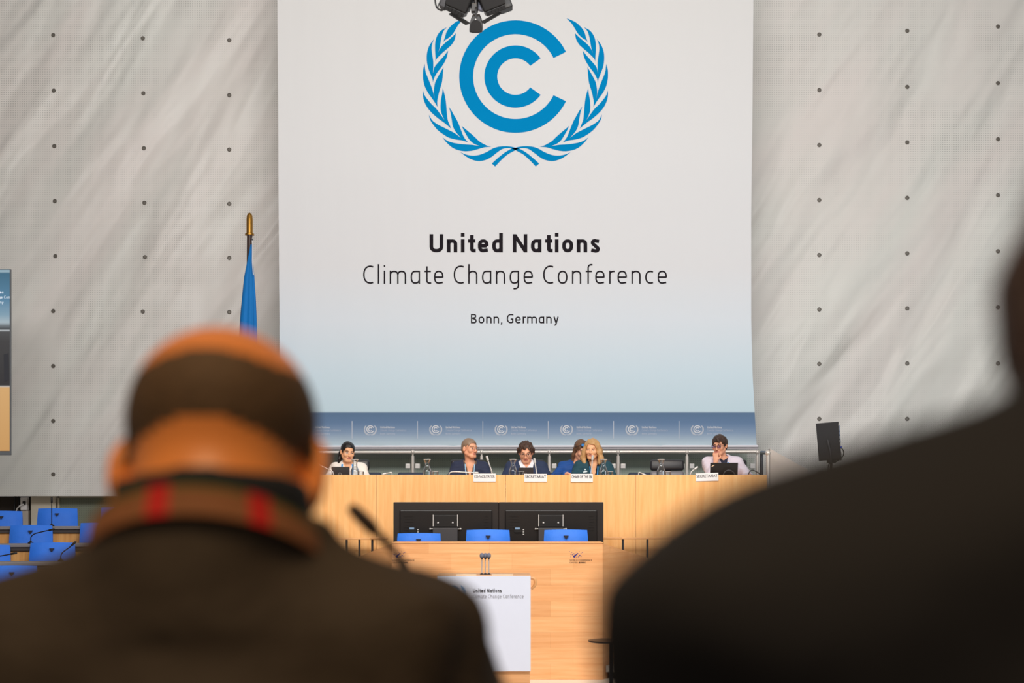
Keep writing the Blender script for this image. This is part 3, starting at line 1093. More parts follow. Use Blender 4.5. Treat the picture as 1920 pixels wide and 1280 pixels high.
gooseneck('gooseneck_microphone', [(1107.5, 900), (1108.5, 885), (1110, 870), (1111, 857)], MY, 0.007, 'upright silver microphone before the blonde woman', MG, TOP, head=0.014, hl=0.06)
gooseneck('gooseneck_microphone', [(1197, 900), (1197.2, 889), (1199, 885.5), (1209, 890)], MY, 0.006, 'low bent silver microphone left of the empty black chair', MG, TOP)
gooseneck('gooseneck_microphone', [(1294.5, 900), (1294.8, 888), (1298, 882.5), (1306, 876.5)], MY, 0.006, 'bent silver microphone left of the open black laptop', MG, TOP)


def carafe_proto():
    t = thing('water_carafe', '', 'carafe', (0, 0, 0), 0, 'glass water carafes on the podium desk', local=True)
    mb = MB()
    outer = [(0.0, 0.0), (0.046, 0.0), (0.05, 0.012), (0.05, 0.11), (0.044, 0.135), (0.028, 0.168), (0.024, 0.19), (0.028, 0.215), (0.042, 0.25)]
    inner = [(0.039, 0.25), (0.025, 0.214), (0.021, 0.19), (0.025, 0.168), (0.041, 0.133), (0.047, 0.109), (0.047, 0.012), (0.0, 0.008)]
    mb.lathe(outer + inner, n=24)
    mb.build('glass_body', M_GLASS, t, True)
    mb = MB()
    mb.lathe([(0.0, 0.010), (0.0455, 0.013), (0.0455, 0.108), (0.040, 0.132), (0.036, 0.139), (0.0, 0.139)], n=20)
    mb.build('water', M_WATER, t, True)
    mb = MB()
    mb.lathe([(0.0425, 0.246), (0.0435, 0.252), (0.040, 0.254), (0.0385, 0.249)], n=24)
    mb.build('rim', mat('glass_rim', lin(225, 225, 226), 0.15), t, True)
    return t


def tumbler_proto():
    t = thing('drinking_glass', '', 'glass', (0, 0, 0), 0, 'drinking glasses beside the carafes', local=True)
    mb = MB()
    mb.lathe([(0.0, 0.0), (0.028, 0.0), (0.031, 0.006), (0.036, 0.115), (0.034, 0.115), (0.029, 0.008), (0.0, 0.007)], n=20)
    mb.build('glass_body', M_GLASS, t, True)
    mb = MB()
    mb.lathe([(0.0355, 0.112), (0.0365, 0.116), (0.034, 0.117), (0.0335, 0.113)], n=20)
    mb.build('rim', MATS['glass_rim'], t, True)
    return t


cp, tp = carafe_proto(), tumbler_proto()
cars = [(665.5, 673, 'glass carafe in front of the woman in the white blouse'), (801, 813, 'glass carafe standing alone left of the woman with pulled-back hair'), (962.0, 974, 'glass carafe left of the curly-haired man'), (1131.5, 1141, 'glass carafe right of the blonde woman'), (1239.5, 1249.5, 'glass carafe in front of the empty black chair')]
for k, (px, gx, lb) in enumerate(cars):
    loc = (Wp(px, 0, 16.295).x, 16.295, TOP)
    loc2 = (Wp(gx, 0, 16.4).x + 0.02, 16.42 if k != 2 else 16.282, TOP)
    gl = lb.replace('glass carafe in front', 'drinking glass by the carafe in front').replace('glass carafe standing alone', 'drinking glass by the carafe').replace('glass carafe left', 'drinking glass by the carafe left').replace('glass carafe right', 'drinking glass by the carafe right')
    if k == 0:
        cp.location, tp.location = loc, loc2
        cp['label'], tp['label'] = lb, gl
    else:
        dup(cp, loc, 0.4 * k, lb)
        dup(tp, loc2, 0.4 * k, gl)


def laptop(x0, x1, ytop, m, label, logo=True, sticker=False, Y=16.33):
    a, b = Wp(x0, 0, Y), Wp(x1, ytop, Y)
    w = b.x - a.x
    t = thing('laptop', label, 'laptop', ((a.x + b.x) / 2, Y + 0.1, TOP), 0, 'laptops on the podium desk')
    cx = (a.x + b.x) / 2
    MB().box((cx, Y + 0.13, TOP + 0.010), (w, 0.215, 0.016), None, 0, 0.004).build('keyboard_base', m, t)
    h = math.hypot(b.z - TOP, 0.05)
    R = Matrix.Rotation(math.radians(12), 3, 'X')
    piv = Vector((cx, Y + 0.03, TOP + 0.012))
    mb = MB()
    mb.box(Vector((0, 0, 0)), (w, 0.008, h), None, 0, 0.003)
    mb.v = [tuple(piv + R @ (Vector(p) + Vector((0, 0, h / 2)))) for p in mb.v]
    lid = mb.build('lid', m, t)
    if logo:
        lg = MB()
        emblem_c(lg, 0.016, 0.0125, 0.0, lambda u, v: tuple(piv + R @ Vector((u - w * 0.04, -0.0045, v + 0.075))))
        lg.build('ring_badge', M_SILVER, t)
    if sticker:
        lg = MB()
        lg.flat([(0, 0), (0.012, -0.004), (0.02, 0.006), (0.036, 0.014), (0.03, 0.022), (0.014, 0.014)], lambda u, v: tuple(piv + R @ Vector((u - w * 0.46, -0.0045, v + h - 0.045))))
        lg.build('sticker', mat('sticker_cream', lin(238, 206, 170), 0.6), t)
    return t


laptop(621.5, 655.5, 877.5, mat('grey_laptop', lin(58, 56, 58), 0.4), 'dark grey laptop open before the woman in the white blouse')
laptop(972.5, 1000, 879.0, mat('grey_laptop', lin(58, 56, 58), 0.4), 'dark grey laptop open before the curly-haired man', Y=16.42)
laptop(1331.5, 1383.5, 869.5, mat('black_laptop', lin(34, 29, 28), 0.35), 'large black laptop with a cream sticker before the man in the pale shirt', False, True)
o = MB().tube(bez([Wp(1355, 900, 16.27), Wp(1358, 886, 16.27), Wp(1366, 881, 16.26), Wp(1374, 884, 16.26), Wp(1378, 890, 16.27), Wp(1384, 900, 16.27)], 8), 0.006, 8).build('cable', M_SLATE, None, True)
tag(o, 'dark cable looped in front of the black laptop', 'cable')
o = MB().tube(bez([Wp(1401, 896, 16.6), Wp(1405, 885, 16.6), Wp(1411, 881, 16.62), Wp(1418, 884, 16.62), Wp(1424, 888, 16.64), Wp(1425, 896, 16.64)], 8), 0.006, 8).build('cable', M_SLATE, None, True)
tag(o, 'thin dark cable looped at the right end of the podium desk', 'cable')


# ------------------------------------------------------------------ black leather chairs, navy chairs on the podium
def office_chair_proto():
    t = thing('office_chair', '', 'chair', (0, 0, 0), 0, 'black leather chairs behind the podium desk', local=True)
    MB().box((0, 0, 0.46), (0.46, 0.46, 0.09), None, 0, 0.035).build('seat', M_LEATHER, t, True)
    R = Matrix.Rotation(math.radians(-8), 3, 'X')
    MB().box((0, 0.25, 0.715), (0.41, 0.07, 0.36), R, 0, 0.03).build('backrest', M_LEATHERGREY, t, True)
    MB().box((0, 0.285, 0.967), (0.415, 0.07, 0.135), R, 0, 0.03).build('headrest', M_LEATHER, t, True)
    mb = MB()
    mb.box((0, 0.325, 0.75), (0.10, 0.02, 0.5), R)
    mb.tube([(0, 0.30, 0.52), (0, 0.2, 0.42), (0, 0.05, 0.40)], 0.02)
    mb.build('back_support', M_DARKSTEEL, t, True)
    for s in (-1, 1):
        mb = MB()
        mb.tube([(s * 0.235, -0.10, 0.45), (s * 0.25, -0.10, 0.64), (s * 0.25, 0.16, 0.66), (s * 0.24, 0.20, 0.48)], 0.012)
        mb.box((s * 0.25, 0.03, 0.667), (0.05, 0.26, 0.025), None, 0, 0.01)
        mb.build('armrest', M_DARKSTEEL, t, True)
    MB().tube([(0, 0, 0.07), (0, 0, 0.42)], 0.026).build('column', M_DARKSTEEL, t, True)
    for k in range(5):
        a = 2 * math.pi * k / 5 + 0.3
        mb = MB()
        mb.tube([(0, 0, 0.09), (0.27 * math.cos(a), 0.27 * math.sin(a), 0.065)], [0.025, 0.015], 8)
        mb.ball((0.28 * math.cos(a), 0.28 * math.sin(a), 0.03), 0.03)
        mb.build('leg', M_DARKSTEEL, t, True)
    return t


oc = office_chair_proto()
for k, (px, lb) in enumerate([(661, 'black leather chair the woman in the white blouse sits on'), (879, 'black leather chair of the woman with pulled-back hair'), (988, 'black leather chair of the curly-haired man'), (1118, 'black leather chair of the blonde woman'), (1249, 'empty black leather chair behind the podium desk'), (1371, 'black leather chair of the man in the pale shirt')]):
    loc = (Wp(px, 0, 17.42).x, 17.14, PZ)
    if k == 0:
        oc.location = loc
        oc['label'] = lb
    else:
        dup(oc, loc, [0, 0.05, -0.03, 0.06, -0.04, 0.05][k], lb)


def navy_chair_proto():
    t = thing('visitor_chair', '', 'chair', (0, 0, 0), 0, 'low navy chairs by the balustrade', local=True)
    MB().box((0, -0.1, 0.43), (0.36, 0.38, 0.08), None, 0, 0.03).build('seat', M_NAVY, t, True)
    MB().box((0, 0.12, 0.72), (0.345, 0.07, 0.34), Matrix.Rotation(math.radians(-6), 3, 'X'), 0, 0.03).build('backrest', M_NAVY, t, True)
    for x in (-1, 1):
        for y in (-0.24, 0.08):
            MB().tube([(x * 0.15, y, 0.0), (x * 0.15, y, 0.41)], 0.012).build('leg', M_DARKSTEEL, t, True)
        MB().tube([(x * 0.12, 0.07, 0.43), (x * 0.12, 0.15, 0.60)], 0.012).build('back_post', M_DARKSTEEL, t, True)
    return t


nc = navy_chair_proto()
for k, (px, lb) in enumerate([(689, 'low navy chair partly behind the woman in the white blouse'), (771, 'low navy chair left of the lone carafe, by the balustrade'), (1023, 'low navy chair right of the curly-haired man, by the balustrade'), (1204, 'low navy chair left of the empty black chair')]):
    loc = (Wp(px, 0, 17.85).x, 17.75, PZ)
    if k == 0:
        nc.location = loc
        nc['label'] = lb
    else:
        dup(nc, loc, 0, lb)


# ------------------------------------------------------------------ front counter, rails, screens, blue chairs
KY = 14.45
kz = Wp(0, 1016, KY).z
xl, xr = Wp(735, 0, KY).x, Wp(1130, 0, KY).x
ctr = thing('front_counter', 'wide beech plank counter behind the lectern with two printed logos', 'counter', ((xl + xr) / 2, KY, 0))
MB().span((xl, KY, 0.0), (xr, KY + 0.05, kz - 0.012), 0, 0.003).build('front_panel', M_BOXWOOD, ctr)
MB().span((xl - 0.004, KY - 0.006, kz - 0.012), (xr + 0.004, KY + 0.47, kz), 0, 0.003).build('worktop', M_RAILWOOD, ctr)
for s, X in ((-1, xl), (1, xr)):
    w1 = (Wp(668, 0, 15.7).x if s < 0 else Wp(1215, 0, 15.7).x)
    mb = MB()
    z1 = Wp(0, 1045, 15.7).z
    A0, A1 = Vector((X, KY, 0)), Vector((w1, 15.7, 0))
    d = (A1 - A0).normalized()
    nrm = Vector((-d.y, d.x, 0)) * 0.04 * (1 if s > 0 else -1)
    vs = []
    for off in (Vector((0, 0, 0)), nrm):
        vs += [A0 + off, A1 + off, A1 + off + Vector((0, 0, z1)), A0 + off + Vector((0, 0, kz - 0.014))]
    mb.add(vs, [(0, 1, 2, 3), (7, 6, 5, 4), (0, 4, 5, 1), (1, 5, 6, 2), (2, 6, 7, 3), (3, 7, 4, 0)])
    mb.build('side_wing', M_BOXWOOD, ctr)


def wcc_logo(cx, cy):
    mb = MB()
    rnd = random.Random(3)
    fn = lambda u, v: tuple(Wp(u, v, KY) + Vector((0, -0.002, 0)))
    dots = [(-4, 2.2, 1.6), (-1.5, 0.5, 1.9), (-2.5, 3.6, 1.2), (1.0, -1.5, 1.3), (3, -3.2, 1.1), (7, 0.6, 1.3), (-6.5, -0.8, 0.9), (-9.5, -1.4, 0.8), (-4, -3, 0.8), (0, -6, 0.7), (9.5, -4, 0.7), (12, -5, 0.7), (-12, -7, 0.6), (-8, -5, 0.6), (4.5, 3, 0.8), (-10, 3, 0.6), (1, 3.6, 0.7), (10, 2, 0.6), (-2, -10, 0.5), (6, -7, 0.5)]
    for dx, dy, r in dots:
        mb.flat([(cx + dx + r * math.cos(t * math.pi / 5), cy + dy + r * math.sin(t * math.pi / 5)) for t in range(10)], fn, 0)
    font_text(mb, 'WORLD CONFERENCE', cx - 12, cx + 30, -(cy + 10.8), 3.0, lambda u, v: fn(u, -v), 1)
    font_text(mb, 'CENTER', cx - 12, cx + 3.2, -(cy + 15.2), 3.0, lambda u, v: fn(u, -v), 1)
    font_text(mb, 'BONN', cx + 5, cx + 17.5, -(cy + 15.2), 3.0, lambda u, v: fn(u, -v), 1, 0.03)
    mb.build('printed_logo', [M_INKNAVY, M_INK], ctr)


wcc_logo(1080, 1040.5)
wcc_logo(747, 1040.5)

for s in (-1, 1):
    rl = thing('stair_rail', ['', 'wooden rail on steel posts right of the twin screens', 'wooden rail on steel posts left of the twin screens'][s], 'railing', ((Wp(1190, 0, 15.95) if s > 0 else Wp(675, 0, 15.95)).x, 15.95, 0))
    Y = 15.95
    mb = MB()
    if s > 0:
        a, b = Wp(1130, 1011, Y), Wp(1290, 1008.5, Y)
        mb.span((a.x, Y - 0.03, a.z), (b.x, Y + 0.03, a.z + 0.02), 0, 0.004)
        mb.span((a.x, Y - 0.05, a.z + 0.002), (Wp(1166, 0, Y).x, Y - 0.031, a.z + 0.026), 0, 0.004)
        pp = [1168, 1214, 1262]
    else:
        a, b = Wp(625, 1011.5, Y), Wp(727, 1008, Y)
        mb.span((a.x, Y - 0.03, a.z), (b.x, Y + 0.03, a.z + 0.02), 0, 0.004)
        mb.span((Wp(695, 0, Y).x, Y - 0.05, a.z + 0.004), (b.x, Y - 0.031, a.z + 0.028), 0, 0.004)
        pp = [650, 674, 698]
    mb.build('rail_board', M_RAILWOOD, rl)
    for px in pp:
        X = Wp(px, 0, Y).x
        MB().tube([(X, Y, 0), (X, Y, a.z)], 0.013).build('post', M_DARKSTEEL, rl, True)


def tv(x0, x1, ytop, label):
    Y = 15.5
    a, b = Wp(x0, 0, Y), Wp(x1, ytop, Y)
    w, top = b.x - a.x, b.z
    h = 0.68
    cx = (a.x + b.x) / 2
    t = thing('television', label, 'screen', (cx, Y + 0.03, SZ), 0, 'twin screens behind the front counter')
    MB().span((a.x, Y, top - h), (b.x, Y + 0.05, top), 0, 0.008).build('casing', M_SCREENBACK, t)
    MB().span((a.x + 0.01, Y + 0.049, top - h + 0.01), (b.x - 0.01, Y + 0.054, top - 0.01)).build('display', M_BLACK, t)
    mb = MB()
    mb.span((a.x + 0.07, Y - 0.03, top - h + 0.05), (b.x - 0.07, Y + 0.005, top - 0.085), 0, 0.012)
    for k in range(6):
        mb.span((a.x + 0.12, Y - 0.034, top - 0.16 - k * 0.03), (a.x + 0.22, Y - 0.029, top - 0.15 - k * 0.03))
        mb.span((b.x - 0.16, Y - 0.034, top - 0.16 - k * 0.03), (b.x - 0.11, Y - 0.029, top - 0.15 - k * 0.03))
    mb.build('back_cover', mat('screen_cover', lin(25, 21, 20), 0.35), t)
    mx = cx - 0.004
    MB().box((mx, Y - 0.045, top - 0.205), (0.265, 0.02, 0.13), None, 0, 0.004).build('mount_plate', M_BLACK, t)
    mb = MB()
    for s in (-1, 1):
        mb.box((mx + s * 0.132, Y - 0.052, top - 0.20), (0.008, 0.02, 0.125))
        mb.tube([(mx + s * 0.13, Y - 0.05, top - 0.293), (mx + s * 0.165, Y - 0.05, top - 0.293)], 0.006)
        mb.ball((mx + s * 0.165, Y - 0.05, top - 0.293), 0.011)
        mb.ball((mx + s * 0.08, Y - 0.058, top - 0.225), 0.011)
    mb.build('mount_bracket', M_SILVER, t, True)
    mb = MB()
    mb.span((mx - 0.135, Y - 0.11, SZ), (mx + 0.135, Y - 0.04, top - 0.28), 0, 0.006)
    mb.build('stand_column', M_SLATE, t)
    MB().box((mx, Y - 0.02, SZ + 0.012), (0.7, 0.42, 0.024), None, 0, 0.008).build('base', M_BLACK, t)
    mb = MB()
    mb.box((a.x + 0.21, Y - 0.036, top - 0.30), (0.08, 0.02, 0.06), None, 0)
    mb.build('terminal_box', M_BLACK, t)
    mb = MB()
    mb.box((a.x + 0.205, Y - 0.048, top - 0.287), (0.05, 0.004, 0.02))
    mb.build('type_plate', mat('pale_blue_plate', lin(130, 158, 190), 0.4), t)
    mb = MB()
    for k, dz_ in enumerate((0.30, 0.325, 0.35)):
        mb.box((a.x + 0.27, Y - 0.034, top - dz_), (0.016, 0.01, 0.010))
    mb.build('ports', M_SILVER, t)
    return t


tv(737.5, 934.95, 941.0, 'left one of the twin black screens seen from behind the counter')
tv(935.0, 1131.5, 941.0, 'right one of the twin black screens seen from behind the counter')


def blue_chair_proto():
    t = thing('conference_chair', '', 'chair', (0, 0, 0), 0, None, local=True)
    MB().box((0, -0.02, 0.45), (0.48, 0.46, 0.11), None, 0, 0.04).build('seat', M_BLUE, t, True)
    # padded back with a slightly crowned, softly creased top
    mb = MB()
    nx_, nz_ = 14, 10
    vs, fs = [], []
    for face in (0, 1):
        for j in range(nz_ + 1):
            for i in range(nx_ + 1):
                u, v = i / nx_, j / nz_
                x = (u - 0.5) * (0.455 + 0.02 * math.sin(v * math.pi))
                z = 0.52 + 0.42 * v
                edge = min(1.0, 4 * min(u, 1 - u) + 0.15) * min(1.0, 5 * min(v, 1 - v) + 0.2)
                th = 0.045 * edge ** 0.5
                y = 0.24 + 0.09 * v - (0.03 * (1 - (2 * u - 1) ** 2) - 0.03) * 1.0
                z += 0.006 * math.sin(u * math.pi)
                vs.append((x, y + (-th if face == 0 else th * 0.8), z))
    m1 = (nx_ + 1) * (nz_ + 1)
    for j in range(nz_):
        for i in range(nx_):
            q = [j * (nx_ + 1) + i, j * (nx_ + 1) + i + 1, (j + 1) * (nx_ + 1) + i + 1, (j + 1) * (nx_ + 1) + i]
            fs += [q, [k + m1 for k in q][::-1]]
    for j in range(nz_):
        for i in (0, nx_):
            p, q = j * (nx_ + 1) + i, (j + 1) * (nx_ + 1) + i
            fs.append([p, q, q + m1, p + m1])
    for i in range(nx_):
        for j in (0, nz_):
            p, q = j * (nx_ + 1) + i, j * (nx_ + 1) + i + 1
            fs.append([p, q, q + m1, p + m1])
    mb.add(vs, fs)
    mb.build('backrest', M_BLUE, t, True)
    mb = MB()
    mb.prism([(-0.026, 0.015), (0.026, 0.015), (0.006, -0.018), (-0.006, -0.018)], lambda u, v, q: (u, 0.247 + q, 0.868 + v), 0.0, 0.03)
    mb.build('triangle_mark', M_MARK, t)
    mb = MB()
    mb.tube([(0, 0.29, 0.56), (0, 0.24, 0.42), (0, 0.05, 0.40)], 0.022)
    mb.build('back_support', M_DARKSTEEL, t, True)
    MB().tube([(0, 0, 0.03), (0, 0, 0.42)], 0.03).build('column', M_DARKSTEEL, t, True)
    mb = MB()
    mb.lathe([(0.24, 0.0), (0.24, 0.015), (0.05, 0.04), (0.03, 0.06)])
    mb.build('base', M_DARKSTEEL, t, True)
    return t


bc = blue_chair_proto()
first = True


def put_chair(px, ytop, Y, rot, label, group):
    """px = centre of the back, ytop = its top edge in the photograph, Y = depth of the back"""
    global first
    top = Wp(px, ytop, Y)
    back = Vector((0, 0.33, 0))
    R = Matrix.Rotation(rot, 3, 'Z')
    loc = Vector((top.x, Y, top.z - 0.945)) - R @ back
    if first:
        first = False
        bc.location = loc
        bc.rotation_euler = (0, 0, rot)
        bc['label'] = label
        bc['group'] = group
        return bc
    o = dup(bc, loc, rot, label)
    o['group'] = group
    return o


GS = 'blue chairs between counter and screens'
put_chair(785.5, 999, 15.15, 0.0, 'lowest blue chair, before the left screen', GS)
put_chair(915, 992.5, 15.15, 0.03, 'blue chair with a creased back where the twin screens meet', GS)
put_chair(1061, 992.5, 15.15, 0.0, 'blue chair before the right screen', GS)

# seating rows on the left: stepped floor, desks, chairs, microphones
ROT = 0.30
row_floor = [0.80, 0.61, 0.43, 0.235]
row_y = [17.3, 16.3, 15.3, 14.3]
desk_tops = []
for r in range(3):
    Y0 = row_y[r] - 0.93
    cpx = 110
    c0_ = Wp(cpx, 0, Y0)
    zt = CZ + (HY - [986.5, 1019, 1053][r]) / F * Y0
    d = Vector((math.cos(ROT), math.sin(ROT), 0))
    nrm = Vector((-d.y, d.x, 0))
    R = Matrix.Rotation(ROT, 3, 'Z')
    t = thing('bench_desk', ['highest bench desk of the blue seats, nearest the left wall', 'middle bench desk of the blue seats on the left', 'lowest bench desk of the blue seats on the left'][r], 'desk', (c0_.x, Y0, row_floor[r]), 0, 'bench desks of the left seating')
    L = 2.75
    cc = Vector((c0_.x, Y0, 0)) + d * 0.15
    MB().box(cc + nrm * 0.2 + Vector((0, 0, zt - 0.018)), (L, 0.42, 0.036), R, 0, 0.006).build('desk_top', M_DESKTOPGREY, t)
    MB().box(cc + nrm * 0.16 + Vector((0, 0, zt - 0.055)), (L, 0.30, 0.036), R).build('shade_strip', M_UNDERSHADE, t)  # dark slab that paints the shadow under the desk edge
    zb = row_floor[r]
    MB().box(cc + nrm * 0.06 + Vector((0, 0, (zt - 0.07 + zb) / 2)), (L, 0.04, zt - 0.07 - zb), R).build('front_panel', M_BENCHWOOD, t)
    desk_tops.append((Y0, zt, nrm))
for r in range(4):
    mb = MB()
    cc = Wp(110, 0, row_y[r])
    R = Matrix.Rotation(ROT, 3, 'Z')
    dlt = Vector((-math.sin(ROT), math.cos(ROT), 0))
    dxx = Vector((math.cos(ROT), math.sin(ROT), 0))
    w = 1.0
    mb.box(Vector((cc.x, cc.y, row_floor[r] / 2)) - dlt * 0.44 + dxx * 0.15, (2.75, w, row_floor[r]), R)
    o = mb.build('floor.%03d' % (4 + r), M_CARPET)
    o['kind'] = 'structure'

GL = 'blue chairs in the left seating rows'
for px, yt, r, lb in [(4, 957.5, 0, 'blue chair at the photo edge in front of the dark recess'), (108, 952.5, 0, 'blue chair in front of the cream pillar panel'), (226, 950.5, 0, 'blue chair in front of the mesh grille'),
                      (58.5, 984, 1, 'darker blue chair, left one at the middle bench desk'), (189.5, 979.5, 1, 'bright blue chair, right one at the middle bench desk'),
                      (-24, 1021, 2, 'blue chair cut by the photo edge at the lowest bench desk'), (98.5, 1016.5, 2, 'blue chair in the middle at the lowest bench desk'), (232, 1013.5, 2, 'blue chair at the lowest bench desk, mostly behind the bald man'),
                      (24, 1060, 3, 'nearest blue chair of the left seating, above the bald man\'s shoulder')]:
    dpx = (px - 110) / F * row_y[r] * math.sin(ROT) * 0.9
    put_chair(px, yt, row_y[r] + dpx, ROT - 0.1, lb, GL)

GM = 'thin black microphones on the bench desks'


def bench_mic(pts, r, label):
    Y0, zt, nrm = desk_tops[r]
    px = pts[0][0]
    Y = Y0 + (px - 110) / F * Y0 * math.sin(ROT) + 0.14
    gooseneck('desk_microphone', pts, Y, 0.006, label, GM, zt, M_BLACK, 0.011, 0.07, 0.03)


bench_mic([(97, 984), (97, 965), (97, 950), (97, 936)], 0, 'straight upright black microphone before the cream pillar')
bench_mic([(57.5, 1018), (58.5, 1006), (66, 1000), (82, 996), (98, 992.5)], 1, 'bent black microphone before the darker blue chair')
bench_mic([(181, 1012), (181.5, 1002), (187, 997.5), (205, 996.5), (222, 995.5)], 1, 'bent black microphone before the bright blue chair')
bench_mic([(114, 1054), (114.5, 1040), (119, 1034), (130, 1026), (139, 1018)], 2, 'black microphone rising before the middle chair of the lowest desk')
bench_mic([(-14, 1056), (-12, 1047), (-4, 1043), (12, 1040), (27, 1037)], 2, 'black microphone bent in from the photo edge')

# ------------------------------------------------------------------ lectern, its microphones, side table, low step
LY = 11.5
a, b = Wp(820, 1258, LY), Wp(995, 1079.5, LY)
lec = thing('lectern', 'white fronted lectern with conference lettering and wooden body', 'lectern', ((a.x + b.x) / 2, LY + 0.2, 0))
MB().span((a.x + 0.012, LY + 0.022, 0.0), (b.x - 0.006, LY + 0.46, b.z - 0.02), 0, 0.004).build('body', M_BOXWOOD, lec)
MB().span((a.x, LY, a.z), (b.x, LY + 0.02, b.z), 0, 0.002).build('front_board', M_BOARD, lec)
MB().span((a.x - 0.01, LY + 0.021, b.z - 0.018), (b.x + 0.002, LY + 0.5, b.z + 0.003), 0, 0.002).build('top_board', M_RAILWOOD, lec)
for x0, x1 in ((855, 893), (922, 962)):
    MB().span((Wp(x0, 0, LY).x, LY + 0.025, b.z), (Wp(x1, 0, LY).x, LY + 0.05, b.z + 0.014)).build('ledge', mat('ledge_wood', lin(248, 222, 186), 0.4), lec)
mb = MB()
pc = Wp(997.5, 1090, LY)
mb.tube(bez([(pc.x - 0.01, LY + 0.1, b.z - 0.02), (pc.x + 0.022, LY + 0.1, b.z - 0.03), (pc.x + 0.026, LY + 0.1, b.z - 0.075), (pc.x - 0.004, LY + 0.1, b.z - 0.11)], 6), [0.012] * 19, 8)
mb.build('side_handle', M_RAILWOOD, lec, True)
ff = lambda u, v: tuple(Wp(u, v, LY) + Vector((0, -0.0015, 0)))
tb = MB()
stroke_text(tb, 'United Nations', 0.19, 887, 940.5, 0, 6.6, lambda u, v: ff(u, 1110.3 - v), 0.19)
tb.build('bold_lettering', M_INK, lec)
tb = MB()
stroke_text(tb, 'Climate Change Conference', 0.10, 887, 981.5, 0, 6.8, lambda u, v: ff(u, 1121.2 - v), 0.27)
tb.build('light_lettering', M_INKGREY, lec)
tb = MB()
emblem(tb, lambda u, v: ff(849 + u * 0.145, 1112 - v * 0.145), 0, 3)
tb.build('emblem', M_INKBLUE, lec)
LM = 'slim microphones on the lectern'
for k, px in enumerate((903.5, 910, 916.5)):
    lb = ['left of three slim grey microphones on the lectern', 'middle of three slim grey microphones on the lectern', 'right of three slim grey microphones on the lectern'][k]
    P = [Wp(px + (k - 1) * 0.1, 1082, LY + 0.2), Wp(px, 1046, LY + 0.2)]
    P[0].z = b.z + 0.004
    t = thing('lectern_microphone', lb, 'microphone', P[0], 0, LM)
    MB().tube(P, 0.005, 8).build('stem', M_SILVER, t, True)
    mb = MB()
    mb.lathe([(0.016, 0), (0.016, 0.004), (0.006, 0.012)], P[0], 12)
    mb.build('base', M_DARKSTEEL, t, True)
    mb = MB()
    mb.ball(Wp(px, 1041.5, LY + 0.2 + (0.012 if k == 1 else 0)), (0.019, 0.019, 0.024))
    mb.build('foam_head', mat('grey_foam', lin(118, 122, 138), 0.9, bump=(220, 0.5, 0.003)), t, True)
    mb = MB()
    mb.ball(Wp(px, 1046, LY + 0.185), (0.011, 0.008, 0.008))
    mb.build('head_ring', M_BLACK, t, True)

TY = 13.2
tc_ = Wp(1145.5, 1200.5, TY)
tbl = thing('side_table', 'small round black side table on a thin stem beside the counter', 'table', (tc_.x, TY, 0))
mb = MB()
mb.lathe([(0.0, -0.012), (0.208, -0.012), (0.214, -0.004), (0.212, 0.004), (0.0, 0.004)], tc_, 40)
mb.build('table_top', mat('table_black', lin(48, 38, 36), 0.3), tbl, True)
MB().tube([(tc_.x, TY, 0.015), (tc_.x, TY, tc_.z - 0.012)], 0.017, 14).build('stem', mat('table_stem', lin(50, 52, 62), 0.35, 0.6), tbl, True)
mb = MB()
mb.lathe([(0.17, 0.0), (0.17, 0.012), (0.03, 0.022)], (tc_.x, TY, 0), 32)
mb.build('base', M_DARKSTEEL, tbl, True)

st = thing('low_step', 'pale grey low step against the right side of the counter', 'step', (1.6, 14.6, 0))
zt = Wp(0, 1249, 14.4).z
poly = [(xr + 0.035, KY + 0.03), (xr + 0.035 + 0.55, 15.65), (3.0, 15.65), (3.0, KY + 0.03)]
mb = MB()
mb.prism(poly, lambda u, v, t: (u, v, t), zt - 0.065, zt)
mb.build('tread', mat('step_grey', lin(206, 196, 186), 0.6), st)
mb = MB()
mb.prism([(p[0] + (0.04 if p[0] < 2.9 else -0.04), p[1] + (0.05 if p[1] < 15 else -0.05)) for p in poly], lambda u, v, t: (u, v, t), 0.0, zt - 0.066)
mb.build('plinth', M_BLACK, st)

# ------------------------------------------------------------------ flag
FY = 18.0
fl_ = thing('flagpole', 'flagpole with a brass tip and furled blue flag left of the banner', 'flag', (Wp(465, 0, FY).x, FY, 0.0))
top = Wp(468, 441, FY)
xb0 = Wp(462, 0, FY).x
MB().tube([(xb0, FY, 0.05), top], 0.034, 14).build('pole', M_POLEWOOD, fl_, True)
mb = MB()
mb.lathe([(0.0, 0.01), (0.058, 0.0), (0.058, 0.018), (0.04, 0.026), (0.040, 0.20), (0.036, 0.245), (0.022, 0.275), (0.0, 0.288)], top, 20)
mb.build('finial', M_BRASS, fl_, True)
mb = MB()
mb.lathe([(0.24, 0.0), (0.24, 0.05), (0.06, 0.09), (0.05, 0.25)], (xb0, FY, 0), 24)
mb.build('base', M_BRASS, fl_, True)
# furled cloth: rings that widen downwards, pinched into folds
mb = MB()
rings = []
prof = [(472.6, 460, 1.2), (471.5, 475, 3.0), (470, 495, 5.5), (468.5, 520, 8.5), (467.5, 560, 11.5), (466.5, 600, 13.8), (466, 640, 15.2), (465.5, 700, 17), (465, 780, 18), (465, 880, 17), (465, 905, 15)]
N = 48
vs, fs = [], []
for j, (cx, py, r) in enumerate(prof):
    c = Wp(cx, py, FY)
    rr = r / F * FY
    for k in range(N):
        t_ = 2 * math.pi * k / N
        fold = 1 + 0.13 * min(1, r / 9) * math.sin(5 * t_ + 0.6) + 0.07 * math.sin(9 * t_ + j * 0.1)
        vs.append((c.x + rr * fold * math.cos(t_), FY - 0.06 + max(rr * 0.8, 0.0) * fold * math.sin(t_) * 0.75, c.z))
for j in range(len(prof) - 1):
    for k in range(N):
        k2 = (k + 1) % N
        fs.append((j * N + k, j * N + k2, (j + 1) * N + k2, (j + 1) * N + k))
